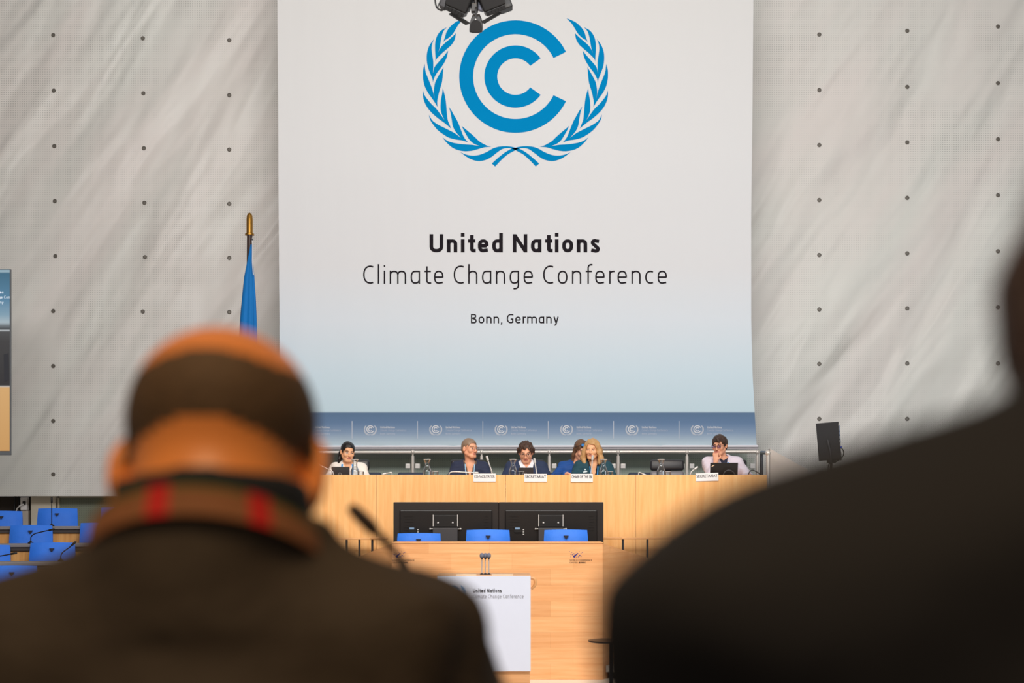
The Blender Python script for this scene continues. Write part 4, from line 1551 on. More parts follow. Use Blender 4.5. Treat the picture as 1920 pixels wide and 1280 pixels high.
fs.append(tuple(range(N)))
fs.append(tuple((len(prof) - 1) * N + k for k in range(N)))
mb.add(vs, fs)
mb.build('flag_cloth', M_FLAG, fl_, 'full')
MB().tube([Wp(472.5, 447, FY - 0.05), Wp(473.5, 460, FY - 0.07), Wp(473.2, 490, FY - 0.10), Wp(475, 515, FY - 0.13)], 0.006, 8).build('rope', M_CORD, fl_, True)
mb = MB()
mb.ball(Wp(473, 449, FY - 0.05), 0.014)
mb.build('snap_hook', M_DARKSTEEL, fl_, True)

# ------------------------------------------------------------------ video screen at the left edge
VY = 17.2
vs_ = thing('video_screen', 'hanging video screen at the left edge relaying the podium', 'screen', Wp(-150, 853, VY))
xa, xb = Wp(-420, 0, VY).x, Wp(19.3, 0, VY).x
zf = lambda py: CZ + (HY - py) / F * VY
MB().span((xa, VY + 0.012, zf(853)), (xb, VY + 0.045, zf(504)), 0, 0.004).build('casing', mat('screen_case', lin(104, 108, 112), 0.5), vs_)


def emis(name, stops):
    m = bpy.data.materials.new(name)
    m.use_nodes = True
    nt = m.node_tree
    b = nt.nodes['Principled BSDF']
    b.inputs['Base Color'].default_value = (0.02, 0.02, 0.02, 1)
    tc = nt.nodes.new('ShaderNodeTexCoord')
    sp = nt.nodes.new('ShaderNodeSeparateXYZ')
    nt.links.new(tc.outputs['Object'], sp.inputs[0])
    mr = nt.nodes.new('ShaderNodeMapRange')
    z0, z1 = stops[0][0], stops[-1][0]
    mr.inputs['From Min'].default_value = z0
    mr.inputs['From Max'].default_value = z1
    nt.links.new(sp.outputs[2], mr.inputs['Value'])
    cr = nt.nodes.new('ShaderNodeValToRGB')
    el = cr.color_ramp.elements
    while len(el) < len(stops):
        el.new(0.5)
    for e, (z, c) in zip(el, stops):
        e.position = (z - z0) / (z1 - z0)
        e.color = c
    nt.links.new(mr.outputs[0], cr.inputs[0])
    nt.links.new(cr.outputs[0], b.inputs['Emission Color'])
    b.inputs['Emission Strength'].default_value = 1.0
    return m


vm = emis('relayed_picture', [(zf(845), lin(236, 178, 108)), (zf(726), lin(250, 196, 128)), (zf(724.5), lin(226, 220, 214)), (zf(722), lin(44, 42, 46)), (zf(640), lin(66, 64, 66)), (zf(621), lin(84, 84, 86)), (zf(619.5), lin(230, 236, 240)), (zf(617), lin(70, 74, 78)), (zf(611), lin(120, 128, 134)), (zf(604), lin(196, 214, 224)), (zf(590), lin(150, 186, 208)), (zf(560), lin(96, 150, 186)), (zf(512), lin(64, 120, 150)), (zf(509), lin(176, 206, 220)), (zf(505), lin(160, 196, 214))])
MB().span((xa + 0.02, VY + 0.004, zf(845)), (xb - 0.012, VY + 0.013, zf(505.5))).build('display', vm, vs_)
lt = MB()
fv = lambda u, v: tuple(Wp(u, v, VY) + Vector((0, -0.001, 0)))
stroke_text(lt, 'United Nations', 0.19, -44, 6.5, 0, 5.2, lambda u, v: fv(u, 550 - v), 0.19)
stroke_text(lt, 'Climate Change Con', 0.11, -44, 18.4, 0, 5.2, lambda u, v: fv(u, 559.5 - v), 0.27)
stroke_text(lt, 'Bonn, Germany', 0.12, -44, 6.5, 0, 4.8, lambda u, v: fv(u, 569 - v), 0.2)
lt.build('relayed_lettering', mat('lit_white', lin(235, 240, 245), 0.5, emit=(lin(225, 235, 242), 0.9)), vs_)
lt = MB()
lt.flat([(7, 664), (16, 662), (17, 712), (8, 716)], fv)
lt.build('relayed_chair', mat('lit_chair', lin(30, 30, 34), 0.5, emit=(lin(58, 58, 64), 0.7)), vs_)
mb = MB()
for px in (-300, -40):
    X = Wp(px, 0, VY).x
    mb.tube([(X, VY + 0.03, zf(505)), (X, VY + 0.03, 11.4)], 0.012, 8)
mb.build('hanger', M_DARKSTEEL, vs_, True)

# ------------------------------------------------------------------ prompter monitor on a stand, right
PY = 17.6
pm = thing('stage_monitor', 'black monitor seen from behind on a thin stand at the right wall', 'monitor', (Wp(1560, 0, PY).x, PY + 0.12, PZ))
pc = Wp(1554, 827, PY)
R = Matrix.Rotation(math.radians(-20), 3, 'Z') @ Matrix.Rotation(math.radians(-4), 3, 'Y') @ Matrix.Rotation(math.radians(4), 3, 'X')


def loc_pts(mb, c, Rm):
    mb.v = [tuple(Vector(c) + Rm @ Vector(p)) for p in mb.v]
    return mb


loc_pts(MB().box((0, 0, 0), (0.27, 0.10, 0.465), None, 0, 0.008), pc, R).build('casing', mat('monitor_back', lin(38, 36, 38), 0.5), pm)
loc_pts(MB().box((0, 0.052, 0), (0.25, 0.008, 0.44)), pc, R).build('display', M_BLACK, pm)
mb = MB()
for k in range(7):
    mb.box((0.136, -0.02, 0.19 - k * 0.05), (0.004, 0.016, 0.035))
loc_pts(mb, pc, R).build('ports', M_SILVER, pm)
loc_pts(MB().box((0.138, 0.022, 0.08), (0.005, 0.022, 0.22)), pc, R).build('side_strip', mat('strip_blue', lin(58, 96, 150), 0.5), pm)
mb = MB()
mb.tube([(-0.005, -0.058, 0.02), (0.0, -0.062, -0.03), (0.015, -0.06, -0.12), (0.015, -0.06, -0.27)], [0.012, 0.016, 0.013, 0.013], 10)
loc_pts(mb, pc, R).build('arm', M_SLATE, pm, True)
bx = Wp(1559, 866, PY)
mb = MB()
mb.tube([(bx.x, PY + 0.02, PZ + 0.05), (bx.x, PY + 0.02, bx.z + 0.03)], 0.017, 10)
mb.build('pole', M_BLACK, pm, True)
mb = MB()
mb.box((bx.x, PY + 0.0, bx.z + 0.012), (0.10, 0.08, 0.05), None, 0, 0.006)
mb.tube([(bx.x - 0.10, PY - 0.02, bx.z + 0.03), (bx.x + 0.12, PY - 0.02, bx.z + 0.03)], 0.010)
mb.build('bracket', M_BLACK, pm, True)
for k in range(3):
    an = 2 * math.pi * k / 3 + 0.5
    MB().tube([(bx.x, PY + 0.02, PZ + 0.30), (bx.x + 0.32 * math.cos(an), PY + 0.02 + 0.32 * math.sin(an), PZ + 0.012)], 0.012, 8).build('leg', M_BLACK, pm, True)
MB().tube(bez([Wp(1574, 838, PY - 0.02), Wp(1580, 842, PY - 0.04), Wp(1582, 850, PY - 0.04), Wp(1578, 858, PY - 0.02), Wp(1568, 865, PY), Wp(1553.5, 872, PY), Wp(1554, 920, PY), Wp(1556, 990, PY)], 7), 0.006, 8).build('cable', M_BLACK, pm, True)
mb = MB()
mb.box(Wp(1575, 838, PY - 0.02), (0.045, 0.03, 0.018), None, 0, 0.004)
mb.build('blue_plug', mat('plug_blue', lin(34, 70, 190), 0.4), pm)

# ------------------------------------------------------------------ hanging lamps and speaker, top centre
HYY = 12.0
rig = thing('spotlight_cluster', 'cluster of black spotlights hanging at the top of the photo', 'spotlight', Wp(892, -60, HYY))
MB().tube([Wp(892, 24, HYY), Wp(892, -700, HYY)], 0.02, 10).build('drop_pole', M_BLACK, rig, True)
MB().box(Wp(889, 16, HYY), (0.05, 0.06, 0.07), None, 0, 0.006).build('clamp', M_BLACK, rig)
for s, cx, cy, ang, lab in ((-1, 862, 2, 24, 0), (1, 921, 0, -22, 1)):
    c = Wp(cx, cy, HYY)
    Rm = Matrix.Rotation(math.radians(ang), 3, 'Y') @ Matrix.Rotation(math.radians(25), 3, 'X')
    mb = MB()
    mb.box((0, 0, 0), (0.20, 0.16, 0.13), None, 0, 0.012)
    mb.box((0, 0, 0.085), (0.15, 0.12, 0.06), None, 0, 0.01)
    lh = loc_pts(mb, c, Rm).build('lamp_housing', mat('lamp_black', lin(15, 12, 12), 0.5), rig)
    mb = MB()
    mb.box((0, 0, -0.085), (0.17, 0.15, 0.04), None, 0, 0.004)
    for k in range(5):
        mb.box((-0.06 + 0.03 * k, -0.079, -0.085), (0.012, 0.006, 0.028))
    loc_pts(mb, c, Rm).build('vent_collar', M_BLACK, rig)
    mb = MB()
    mb.box((s * -0.045, 0.02, -0.135), (0.17, 0.16, 0.010), Matrix.Rotation(math.radians(-8 * s), 3, 'Y'))
    loc_pts(mb, c, Rm).build('barn_door', MATS['lamp_black'], rig)
    mb = MB()
    mb.ball((0.02 * s, -0.083, 0.02), 0.006)
    loc_pts(mb, c, Rm).build('status_light', M_REDLED, rig, True)
c = Wp(903, -2, HYY + 0.06)
MB().box(c, (0.09, 0.05, 0.2), Matrix.Rotation(math.radians(18), 3, 'Y'), 0, 0.006).build('side_plate', mat('lamp_bluegrey', lin(132, 136, 158), 0.4), rig)
MB().box(Wp(944, 2, HYY + 0.1), (0.11, 0.12, 0.17), Matrix.Rotation(math.radians(-20), 3, 'Y'), 0, 0.01).build('rear_lamp', M_BLACK, rig)
MB().box(Wp(838, -2, HYY + 0.1), (0.06, 0.08, 0.18), Matrix.Rotation(math.radians(28), 3, 'Y'), 0, 0.01).build('rear_lamp', M_SLATE, rig)
MB().tube(bez([Wp(820, -30, HYY), Wp(816, -5, HYY), Wp(818, 12, HYY), Wp(824, 18, HYY), Wp(832, 17, HYY), Wp(836, 10, HYY)], 7), 0.007, 8).build('cable', M_BLACK, rig, True)
MB().tube(bez([Wp(833, -30, HYY - 0.02), Wp(828, -5, HYY - 0.02), Wp(821, 14, HYY - 0.02), Wp(827, 20, HYY - 0.02), Wp(833, 18, HYY - 0.02)], 7), 0.005, 8).build('cable', M_BLACK, rig, True)
MB().tube([Wp(815, -16, HYY), Wp(970, -16, HYY)], 0.024, 10).build('crossbar', M_BLACK, rig, True)

sk = thing('ceiling_speaker', 'small black loudspeaker hanging below the spotlight cluster', 'speaker', Wp(892.5, 62, HYY - 0.1))
SY = HYY - 0.12
mb = MB()
poly = [(880.3, 60.5), (886, 62), (898, 62), (904, 60.5), (905, 56), (904.5, 46), (902, 38), (899, 31), (886, 31), (883, 38), (880.5, 46), (880, 56)]
mb.prism(poly, lambda u, v, t: tuple(Wp(u, v, SY) + Vector((0, t, t * 0.55))), 0.0, 0.10)
mb.build('cabinet', mat('speaker_cabinet', lin(14, 12, 13), 0.5), sk)
mb = MB()
gp = [(881.2, 59.5), (886, 61), (898, 61), (903.2, 59.5), (904, 55), (903, 47), (900, 41), (896, 38.5), (888, 38.5), (884.5, 41), (881.7, 47), (881, 55)]
mb.prism(gp, lambda u, v, t: tuple(Wp(u, v, SY) + Vector((0, t, 0))), -0.008, 0.001)
mb.build('grille', mat('speaker_grille', lin(12, 10, 11), 0.85), sk)
MB().tube([Wp(892.3, 36, SY - 0.004), Wp(892.3, 18, SY - 0.004), Wp(892.3, 14, HYY - 0.04)], 0.007, 8).build('bracket', M_BLACK, sk, True)
mb = MB()
mb.ball(Wp(891.8, 36.5, SY - 0.008), 0.006)
mb.build('screw', M_SILVER, sk, True)
#PEOPLE#

# ------------------------------------------------------------------ people: bodies grown from a distance field into one continuous skin
class Field:
    def __init__(self, lo, hi, h):
        self.lo = np.array(lo, dtype=np.float32)
        self.h = h
        self.n = [int(math.ceil((hi[i] - lo[i]) / h)) + 1 for i in range(3)]
        self.ax = [self.lo[i] + h * np.arange(self.n[i], dtype=np.float32) for i in range(3)]
        self.v = np.full(self.n, 0.08, dtype=np.float32)

    def block(self, lo, hi, pad):
        s = []
        for i in range(3):
            a = int(np.searchsorted(self.ax[i], lo[i] - pad))
            b = int(np.searchsorted(self.ax[i], hi[i] + pad))
            if b <= a:
                return None, None
            s.append(slice(a, b))
        P = np.meshgrid(self.ax[0][s[0]], self.ax[1][s[1]], self.ax[2][s[2]], indexing='ij')
        return tuple(s), P

    def put(self, s, d, k, op):
        a = self.v[s]
        if op == 'sub':
            d = -d
            if k > 0:
                hh = np.clip(0.5 - 0.5 * (a - d) / k, 0, 1)
                self.v[s] = a * (1 - hh) + d * hh + k * hh * (1 - hh)
            else:
                self.v[s] = np.maximum(a, d)
        else:
            if k > 0:
                hh = np.clip(0.5 + 0.5 * (a - d) / k, 0, 1)
                self.v[s] = a * (1 - hh) + d * hh - k * hh * (1 - hh)
            else:
                self.v[s] = np.minimum(a, d)

    def cap(self, a, b, ra, rb, k=0.02, op='add', sq=None):
        a, b = np.array(a, float), np.array(b, float)
        r = max(ra, rb)
        lo = np.minimum(a, b) - r
        hi = np.maximum(a, b) + r
        s, P = self.block(lo, hi, 0.05)
        if s is None:
            return
        ba = b - a
        L2 = max(1e-9, float(ba @ ba))
        q = [P[i] - a[i] for i in range(3)]
        t = np.clip((q[0] * ba[0] + q[1] * ba[1] + q[2] * ba[2]) / L2, 0, 1)
        d2 = 0
        for i in range(3):
            e = q[i] - t * ba[i]
            if sq is not None:
                e = e / sq[i]
            d2 = d2 + e * e
        self.put(s, (np.sqrt(d2) - (ra + (rb - ra) * t)).astype(np.float32), k, op)

    def ell(self, c, r, k=0.02, op='add', R=None):
        c, r = np.array(c, float), np.array(r, float)
        m = r.max()
        s, P = self.block(c - m, c + m, 0.05)
        if s is None:
            return
        q = [P[i] - c[i] for i in range(3)]
        if R is not None:
            Rm = np.array(R)
            q = [Rm[0][i] * q[0] + Rm[1][i] * q[1] + Rm[2][i] * q[2] for i in range(3)]
        k0 = np.sqrt((q[0] / r[0]) ** 2 + (q[1] / r[1]) ** 2 + (q[2] / r[2]) ** 2)
        k1 = np.sqrt((q[0] / r[0] ** 2) ** 2 + (q[1] / r[1] ** 2) ** 2 + (q[2] / r[2] ** 2) ** 2)
        self.put(s, (k0 * (k0 - 1) / np.maximum(k1, 1e-6)).astype(np.float32), k, op)

    def func(self, fn, k=0.0, op='sub'):
        P = np.meshgrid(*self.ax, indexing='ij')
        self.put((slice(None),) * 3, fn(*P).astype(np.float32), k, op)

    def cyl(self, c0, c1, R, k=0.01, op='add', rnd=0.006):
        """flat-ended cylinder between two centres"""
        a, b = np.array(c0, float), np.array(c1, float)
        s, P = self.block(np.minimum(a, b) - R, np.maximum(a, b) + R, 0.04)
        if s is None:
            return
        L = float(np.linalg.norm(b - a))
        u = (b - a) / L
        q = [P[i] - a[i] for i in range(3)]
        t = q[0] * u[0] + q[1] * u[1] + q[2] * u[2]
        rad = np.sqrt(np.maximum(q[0] ** 2 + q[1] ** 2 + q[2] ** 2 - t * t, 0)) - (R - rnd)
        ax = np.abs(t - L / 2) - (L / 2 - rnd)
        d = np.minimum(np.maximum(rad, ax), 0) + np.sqrt(np.maximum(rad, 0) ** 2 + np.maximum(ax, 0) ** 2) - rnd
        self.put(s, d.astype(np.float32), k, op)

    def mesh(self):
        v = self.v
        v = np.pad(v, 1, constant_values=0.05)
        lo = self.lo - self.h
        ins = v < 0
        n = v.shape
        c = {}
        for dx in (0, 1):
            for dy in (0, 1):
                for dz in (0, 1):
                    c[dx, dy, dz] = v[dx:n[0] - 1 + dx, dy:n[1] - 1 + dy, dz:n[2] - 1 + dz]
        acc = np.zeros(tuple(x - 1 for x in n) + (3,), dtype=np.float32)
        cnt = np.zeros(tuple(x - 1 for x in n), dtype=np.float32)
        keys = list(c.keys())
        for a in keys:
            for ax in range(3):
                if a[ax] == 1:
                    continue
                b = list(a)
                b[ax] = 1
                b = tuple(b)
                va, vb = c[a], c[b]
                cr = (va < 0) != (vb < 0)
                if not cr.any():
                    continue
                idx = np.nonzero(cr)
                t = va[idx] / (va[idx] - vb[idx])
                p = np.array(a, dtype=np.float32)[None, :].repeat(len(t), 0)
                p[:, ax] += t
                acc[idx] += p
                cnt[idx] += 1
        act = np.nonzero(cnt > 0)
        ids = np.full(cnt.shape, -1, dtype=np.int64)
        ids[act] = np.arange(len(act[0]))
        pos = (np.stack(act, 1) + acc[act] / cnt[act][:, None]) * self.h + lo
        faces = []
        for ax in range(3):
            o1, o2 = [i for i in range(3) if i != ax]
            sl_a = [slice(1, n[i] - 1) for i in range(3)]
            sl_b = [slice(1, n[i] - 1) for i in range(3)]
            sl_a[ax] = slice(0, n[ax] - 1)
            sl_b[ax] = slice(1, n[ax])
            a, b = ins[tuple(sl_a)], ins[tuple(sl_b)]
            for flip, m in ((False, a & ~b), (True, ~a & b)):
                I = np.stack(np.nonzero(m), 1)
                if len(I) == 0:
                    continue
                off = np.array([1, 1, 1])
                off[ax] = 0
                I = I + off
                q = []
                for d1, d2 in ((-1, -1), (0, -1), (0, 0), (-1, 0)):
                    J = I.copy()
                    J[:, o1] += d1
                    J[:, o2] += d2
                    q.append(ids[J[:, 0], J[:, 1], J[:, 2]])
                q = np.stack(q, 1)
                if (ax == 1) != flip:
                    q = q[:, ::-1]
                faces.append(q)
        return pos, np.concatenate(faces)


def field_object(name, fld, mats, parent, matfn=None, relax=1):
    pos, faces = fld.mesh()
    for _ in range(relax):
        s = np.zeros_like(pos)
        k = np.zeros(len(pos))
        for i in range(4):
            a, b = faces[:, i], faces[:, (i + 1) % 4]
            np.add.at(s, a, pos[b])
            np.add.at(k, a, 1)
            np.add.at(s, b, pos[a])
            np.add.at(k, b, 1)
        pos = pos * 0.5 + 0.5 * s / np.maximum(k, 1)[:, None]
    me = bpy.data.meshes.new(name)
    me.vertices.add(len(pos))
    me.vertices.foreach_set('co', pos.astype(np.float32).ravel())
    me.loops.add(faces.size)
    me.loops.foreach_set('vertex_index', faces.astype(np.int32).ravel())
    me.polygons.add(len(faces))
    me.polygons.foreach_set('loop_start', np.arange(0, faces.size, 4, dtype=np.int32))
    me.update(calc_edges=True)
    mats = mats if isinstance(mats, (list, tuple)) else [mats]
    for m in mats:
        me.materials.append(m)
    if matfn is not None:
        me.polygons.foreach_set('material_index', matfn(pos[faces].mean(1)).astype(np.int32))
    me.polygons.foreach_set('use_smooth', [True] * len(faces))
    me.validate()
    me.update()
    o = bpy.data.objects.new(name, me)
    COL.objects.link(o)
    o.parent = parent
    return o


def rotm(yaw, pitch, roll=0.0):
    return (Matrix.Rotation(yaw, 3, 'Z') @ Matrix.Rotation(pitch, 3, 'X') @ Matrix.Rotation(roll, 3, 'Y'))


class Person:
    """local frame: feet on z=0, sitting at the origin, facing -Y; the person's own left is +X"""

    def __init__(self, name, label, loc, rotz, head, yaw, pitch, roll=0.0, sw=0.165, nz=None, bulk=1.0, lean=0.0, arms=None, headscale=1.0, neck_r=0.05, h=0.0055, sdrop=0.055, pad=None, tilt=0.0):
        self.t = thing(name, label, 'person', loc, rotz, local=True)
        self.H = np.array(head, float)
        self.R = rotm(yaw, pitch, roll)
        self.hs = headscale
        self.h = h
        self.sw = sw
        self.bulk = bulk
        self.nr = neck_r
        self.collar_h = 0.038
        self.open_z = -0.045
        self.collar_r = 0.024
        self.skull_w = 1.0
        self.trap = 0.0
        self.collar_low = -0.02
        self.legs_x = 0.0
        N = np.array([head[0] * 0.55, head[1] + 0.045 + 0.0 * lean, (nz if nz else head[2] - 0.145)])
        self.N = N
        self.P = np.array([0, 0.03, 0.56])
        self.C = self.P * 0.42 + N * 0.58 + np.array([0, 0.0, 0.0])
        self.S = {s: np.array([N[0] + s * sw, N[1] + 0.015, N[2] - sdrop - s * tilt]) for s in (-1, 1)}
        self.tilt = tilt
        self.pad = pad
        arms = arms or {}
        self.E, self.Wr = {}, {}
        for s in (-1, 1):
            e, w = arms.get(s, (None, None))
            self.E[s] = np.array(e if e is not None else (N[0] + s * (sw + 0.055), N[1] - 0.06, 0.80), float)
            self.Wr[s] = np.array(w if w is not None else (N[0] + s * 0.12, N[1] - 0.29, 0.795), float)
        self.hand_dir = {s: None for s in (-1, 1)}
        self.curl = {s: 0.35 for s in (-1, 1)}
        self.fist = {s: False for s in (-1, 1)}

    def w(self, p):
        """head frame -> local"""
        return self.H + np.array(self.R @ Vector(p)) * self.hs

    def hcap(self, f, a, b, ra, rb, **k):
        f.cap(self.w(a), self.w(b), ra * self.hs, rb * self.hs, **k)

    def hell(self, f, c, r, Rl=None, **k):
        R = self.R if Rl is None else self.R @ Rl
        f.ell(self.w(c), [x * self.hs for x in r], R=[list(row) for row in R], **k)

    def to_head(self, X, Y, Z):
        q = [X - self.H[0], Y - self.H[1], Z - self.H[2]]
        R = self.R
        return [(R[0][i] * q[0] + R[1][i] * q[1] + R[2][i] * q[2]) / self.hs for i in range(3)]

    def head_prims(self, f):
        g = self.hell
        g(f, (0, 0.018, 0.036), (0.074 * self.skull_w, 0.094, 0.080), k=0.0)
        g(f, (0, -0.022, -0.028), (0.060, 0.066, 0.082), k=0.02)
        self.hcap(f, (-0.016, -0.066, -0.096), (0.016, -0.066, -0.096), 0.021, 0.021, k=0.03)
        for s in (-1, 1):
            self.hcap(f, (s * 0.052, 0.005, -0.055), (s * 0.024, -0.056, -0.092), 0.020, 0.016, k=0.025)
            g(f, (s * 0.040, -0.062, -0.028), (0.024, 0.022, 0.022), k=0.02)
        self.hcap(f, (-0.036, -0.078, 0.020), (0.036, -0.078, 0.020), 0.011, 0.011, k=0.018)
        for s in (-1, 1):
            g(f, (s * 0.031, -0.103, 0.001), (0.019, 0.020, 0.012), k=0.010, op='sub')
            g(f, (s * 0.031, -0.0735, 0.0), (0.0135, 0.0135, 0.0125), k=0.003)
        self.hcap(f, (0, -0.086, 0.010), (0, -0.112, -0.034), 0.007, 0.0105, k=0.010)
        for s in (-1, 1):
            g(f, (s * 0.011, -0.100, -0.038), (0.009, 0.011, 0.008), k=0.006)
        self.hcap(f, (-0.018, -0.083, -0.061), (0.018, -0.083, -0.061), 0.0075, 0.0075, k=0.008)
        self.hcap(f, (-0.014, -0.083, -0.070), (0.014, -0.083, -0.070), 0.0078, 0.0078, k=0.008)
        for s in (-1, 1):
            Re = Matrix.Rotation(s * -0.45, 3, 'Z')
            ex = 0.079 + 0.035 * (self.skull_w - 1)
            g(f, (s * ex, 0.012, -0.008), (0.008, 0.019, 0.032), Rl=Re, k=0.008)
            g(f, (s * (ex + 0.007), 0.004, -0.006), (0.006, 0.010, 0.018), Rl=Re, k=0.004, op='sub')

    def torso(self, f, t, k=0.05, legs=True):
        b = self.bulk
        N, C, P = self.N, self.C, self.P
        f.ell(P + [0, 0, 0.0], (0.165 * b + t, 0.120 * b + t, 0.125 + t), k=k)
        f.cap(P, C, 0.118 * b + t, 0.118 * b + t, k=k, sq=(1.25, 0.95, 1))
        f.ell(C + [0, 0.0, 0.02], (0.150 * b + t, 0.108 * b + t, 0.165 + t), k=k)
        for s in (-1, 1):
            f.cap(N + [s * 0.02, 0.012, -0.045], self.S[s], 0.052 * b + t, 0.053 * b + t, k=k)
            f.cap(N + [s * 0.012, 0.018, -0.005 - self.trap], N + [s * (self.sw * 0.62), 0.02, -0.05 - self.trap * 0.7], 0.034 + t, 0.040 + t, k=k)
            f.ell(self.S[s] + [-s * 0.05, -0.035, -0.07], (0.075 * b + t, 0.055 * b + t, 0.08 + t), k=k)
        f.cap(N + [0, 0.01, -0.05], C, 0.08 + t, 0.11 * b + t, k=k)
        if self.pad and t > 0.015:
            for s in (-1, 1):
                f.ell(N + [s * self.pad[0], 0.015, self.pad[1] - s * self.tilt], (0.050, 0.065, 0.022), k=0.03)

    def arm_prims(self, f, t, end=1.0, k=0.03):
        b = self.bulk
        for s in (-1, 1):
            S, E, Wr = self.S[s], self.E[s], self.Wr[s]
            f.cap(S, E, 0.050 * b + t, 0.040 * b + t, k=k)
            f.cap(E, E + (Wr - E) * end, 0.040 * b + t, 0.031 + t * 0.8 if end < 1 else 0.028 + t * 0.7, k=k)

    def leg_prims(self, f, t, feet=True, k=0.03):
        for s in (-1, 1):
            hip = self.P + [s * 0.09, -0.02, -0.03]
            kn = np.array([s * 0.12 + self.legs_x, -0.40, 0.52])
            an = np.array([s * 0.12 + self.legs_x, -0.36, 0.09])
            f.cap(hip, kn, 0.085 + t, 0.058 + t, k=k)
            f.cap(kn, an, 0.055 + t, 0.038 + t, k=k)
            if feet:
                f.cap(an + [0, 0.03, -0.045], an + [0, -0.15, -0.055], 0.038 + t, 0.030 + t, k=k)

    def hand(self, f, s):
        W0 = self.Wr[s]
        d = self.hand_dir[s]
        if d is None:
            d = W0 - self.E[s]
            d[2] *= 0.2
        d = np.array(d, float)
        d /= np.linalg.norm(d)
        up = np.array(getattr(self, 'hand_up', {}).get(s, (0, 0, 1.0)), float)   # back of the hand
        lat = np.cross(d, up)
        lat /= np.linalg.norm(lat)
        up = np.cross(lat, d)
        lat_t = lat * (1 if np.dot(lat, [-s, 0, 0]) > 0 else -1)                # thumb side
        f.cap(W0, W0 + d * 0.02, 0.026, 0.024, k=0.015)
        for u in (-0.024, -0.008, 0.008, 0.024):
            f.cap(W0 + d * 0.02 + lat * u * 0.7, W0 + d * 0.085 + lat * u, 0.0135, 0.0115, k=0.010)
        lens = {0: 0.074, 1: 0.083, 2: 0.077, 3: 0.060}
        curl = self.curl[s]
        for j, u in enumerate((0.027, 0.009, -0.009, -0.027)):
            p = W0 + d * 0.088 + lat_t * u
            ang = 0.15 + curl * 0.4
            seg = lens[j]
            for q in range(3):
                dirn = d * math.cos(ang) - up * math.sin(ang)
                p2 = p + dirn * seg * (0.45, 0.31, 0.24)[q]
                f.cap(p, p2, 0.0090 - 0.0012 * q, 0.0084 - 0.0012 * q, k=0.004)
                p = p2
                ang += curl * (1.0, 1.2, 0.9)[q]
        p = W0 + d * 0.028 + lat_t * 0.026
        q1 = p + (d * 0.6 + lat_t * 0.75 - up * 0.3) * 0.040
        q2 = q1 + (d * 0.85 + lat_t * (0.35 - 0.6 * curl) - up * (0.2 + 0.4 * curl)) * 0.030
        q3 = q2 + (d * 0.9 - lat_t * 0.5 * curl - up * 0.4 * curl) * 0.022
        f.cap(p, q1, 0.013, 0.0105, k=0.008)
        f.cap(q1, q2, 0.0105, 0.0095, k=0.004)
        f.cap(q2, q3, 0.0095, 0.008, k=0.003)

    def bounds(self, pad=0.14):
        pts = [self.H, self.N, self.P] + list(self.S.values()) + list(self.E.values()) + list(self.Wr.values())
        a = np.array(pts)
        return a.min(0) - pad, a.max(0) + pad

    def body(self, skin, lips, brow, eye, stubble=None, hairline=None):
        lo, hi = self.bounds(0.16)
        lo = np.minimum(lo, [-0.36, -0.58, 0.0])
        lo[2] = 0.0
        hi = np.maximum(hi, [0.24, 0.2, 0.5])
        f = Field(lo, hi, self.h)
        self.head_prims(f)
        N = self.N
        f.cap(self.w((0, 0.022, -0.055)), N + [0, 0.012, -0.02], self.nr * 1.02, self.nr * 1.12, k=0.03)
        self.torso(f, -0.012, 0.04)
        self.arm_prims(f, -0.004)
        self.leg_prims(f, -0.01)
        for s in (-1, 1):
            self.hand(f, s)

        def mf(c):
            x, y, z = self.to_head(c[:, 0], c[:, 1], c[:, 2])
            m = np.zeros(len(c), int)
            front = y < -0.055
            inh = (abs(x) < 0.1) & (z > -0.13) & (z < 0.13)
            lip = (((x / 0.026) ** 2 + ((z + 0.065) / 0.0105) ** 2) < 1) & front
            m[lip & inh] = 1
            ax = abs(x)
            br = front & (ax > 0.013) & (ax < 0.049) & (abs(z - (0.0215 + 0.10 * (ax - 0.013) - 5.0 * np.maximum(ax - 0.036, 0) ** 1.6)) < 0.0036)
            m[br & inh] = 2
            ey = front & (((ax - 0.031) / 0.0150) ** 2 + (z / 0.0064) ** 2 < 1)
            m[ey & inh] = 4
            m[ey & inh & (((ax - 0.031) ** 2 + z ** 2 < 0.0068 ** 2) | (z > 0.0036))] = 3
            if hairline is not None:
                m[inh & (m == 0) & hairline(x, y, z)] = 5
            return m
        return field_object('body', f, [skin, lips, brow, eye, EYE_W] + ([stubble] if stubble else []), self.t, mf)

    def top(self, name, m, t=0.012, v=None, collar=True, cuff=0.93, hem=True, rim=None, name2=None, neck_open=0.062, h=None, folds=0.0035):
        """garment over torso and arms; v=(z at which the opening closes, half-width at the neck)"""
        lo, hi = self.bounds(0.16)
        lo[2] = 0.40
        hi[2] = self.N[2] + 0.12
        f = Field(lo, hi, h or self.h * 1.15)
        N = self.N
        self.torso(f, t, 0.05)
        self.arm_prims(f, t + 0.003, cuff)
        if collar:
            f.cyl(N + [0, 0.026, self.collar_low], N + [0, 0.012, self.collar_h], self.nr + self.collar_r, k=0.018)
        if rim:
            # lapels / placket ridge along the opening
            zt, hw = N[2] - 0.0, v[1]
            for s in (-1, 1):
                f.cap(N + [s * hw, -0.055, -0.03], [N[0] + s * 0.012, self.front_y(v[0]) - t - 0.002, v[0]], rim, rim * 0.7, k=0.012)
        top_z = N[2]
        if v is not None:
            zv, hw = v

            def wedge(X, Y, Z):
                slope = (Z - zv) * hw / max(0.02, top_z - zv)
                d = np.abs(X - N[0] * np.clip((Z - 0.5) / (N[2] - 0.5), 0, 1)) - np.clip(slope, -0.02, hw + 0.02)
                return np.maximum(np.maximum(d, Y - (N[1] + 0.0)), zv - Z)
            f.func(wedge, 0.006)
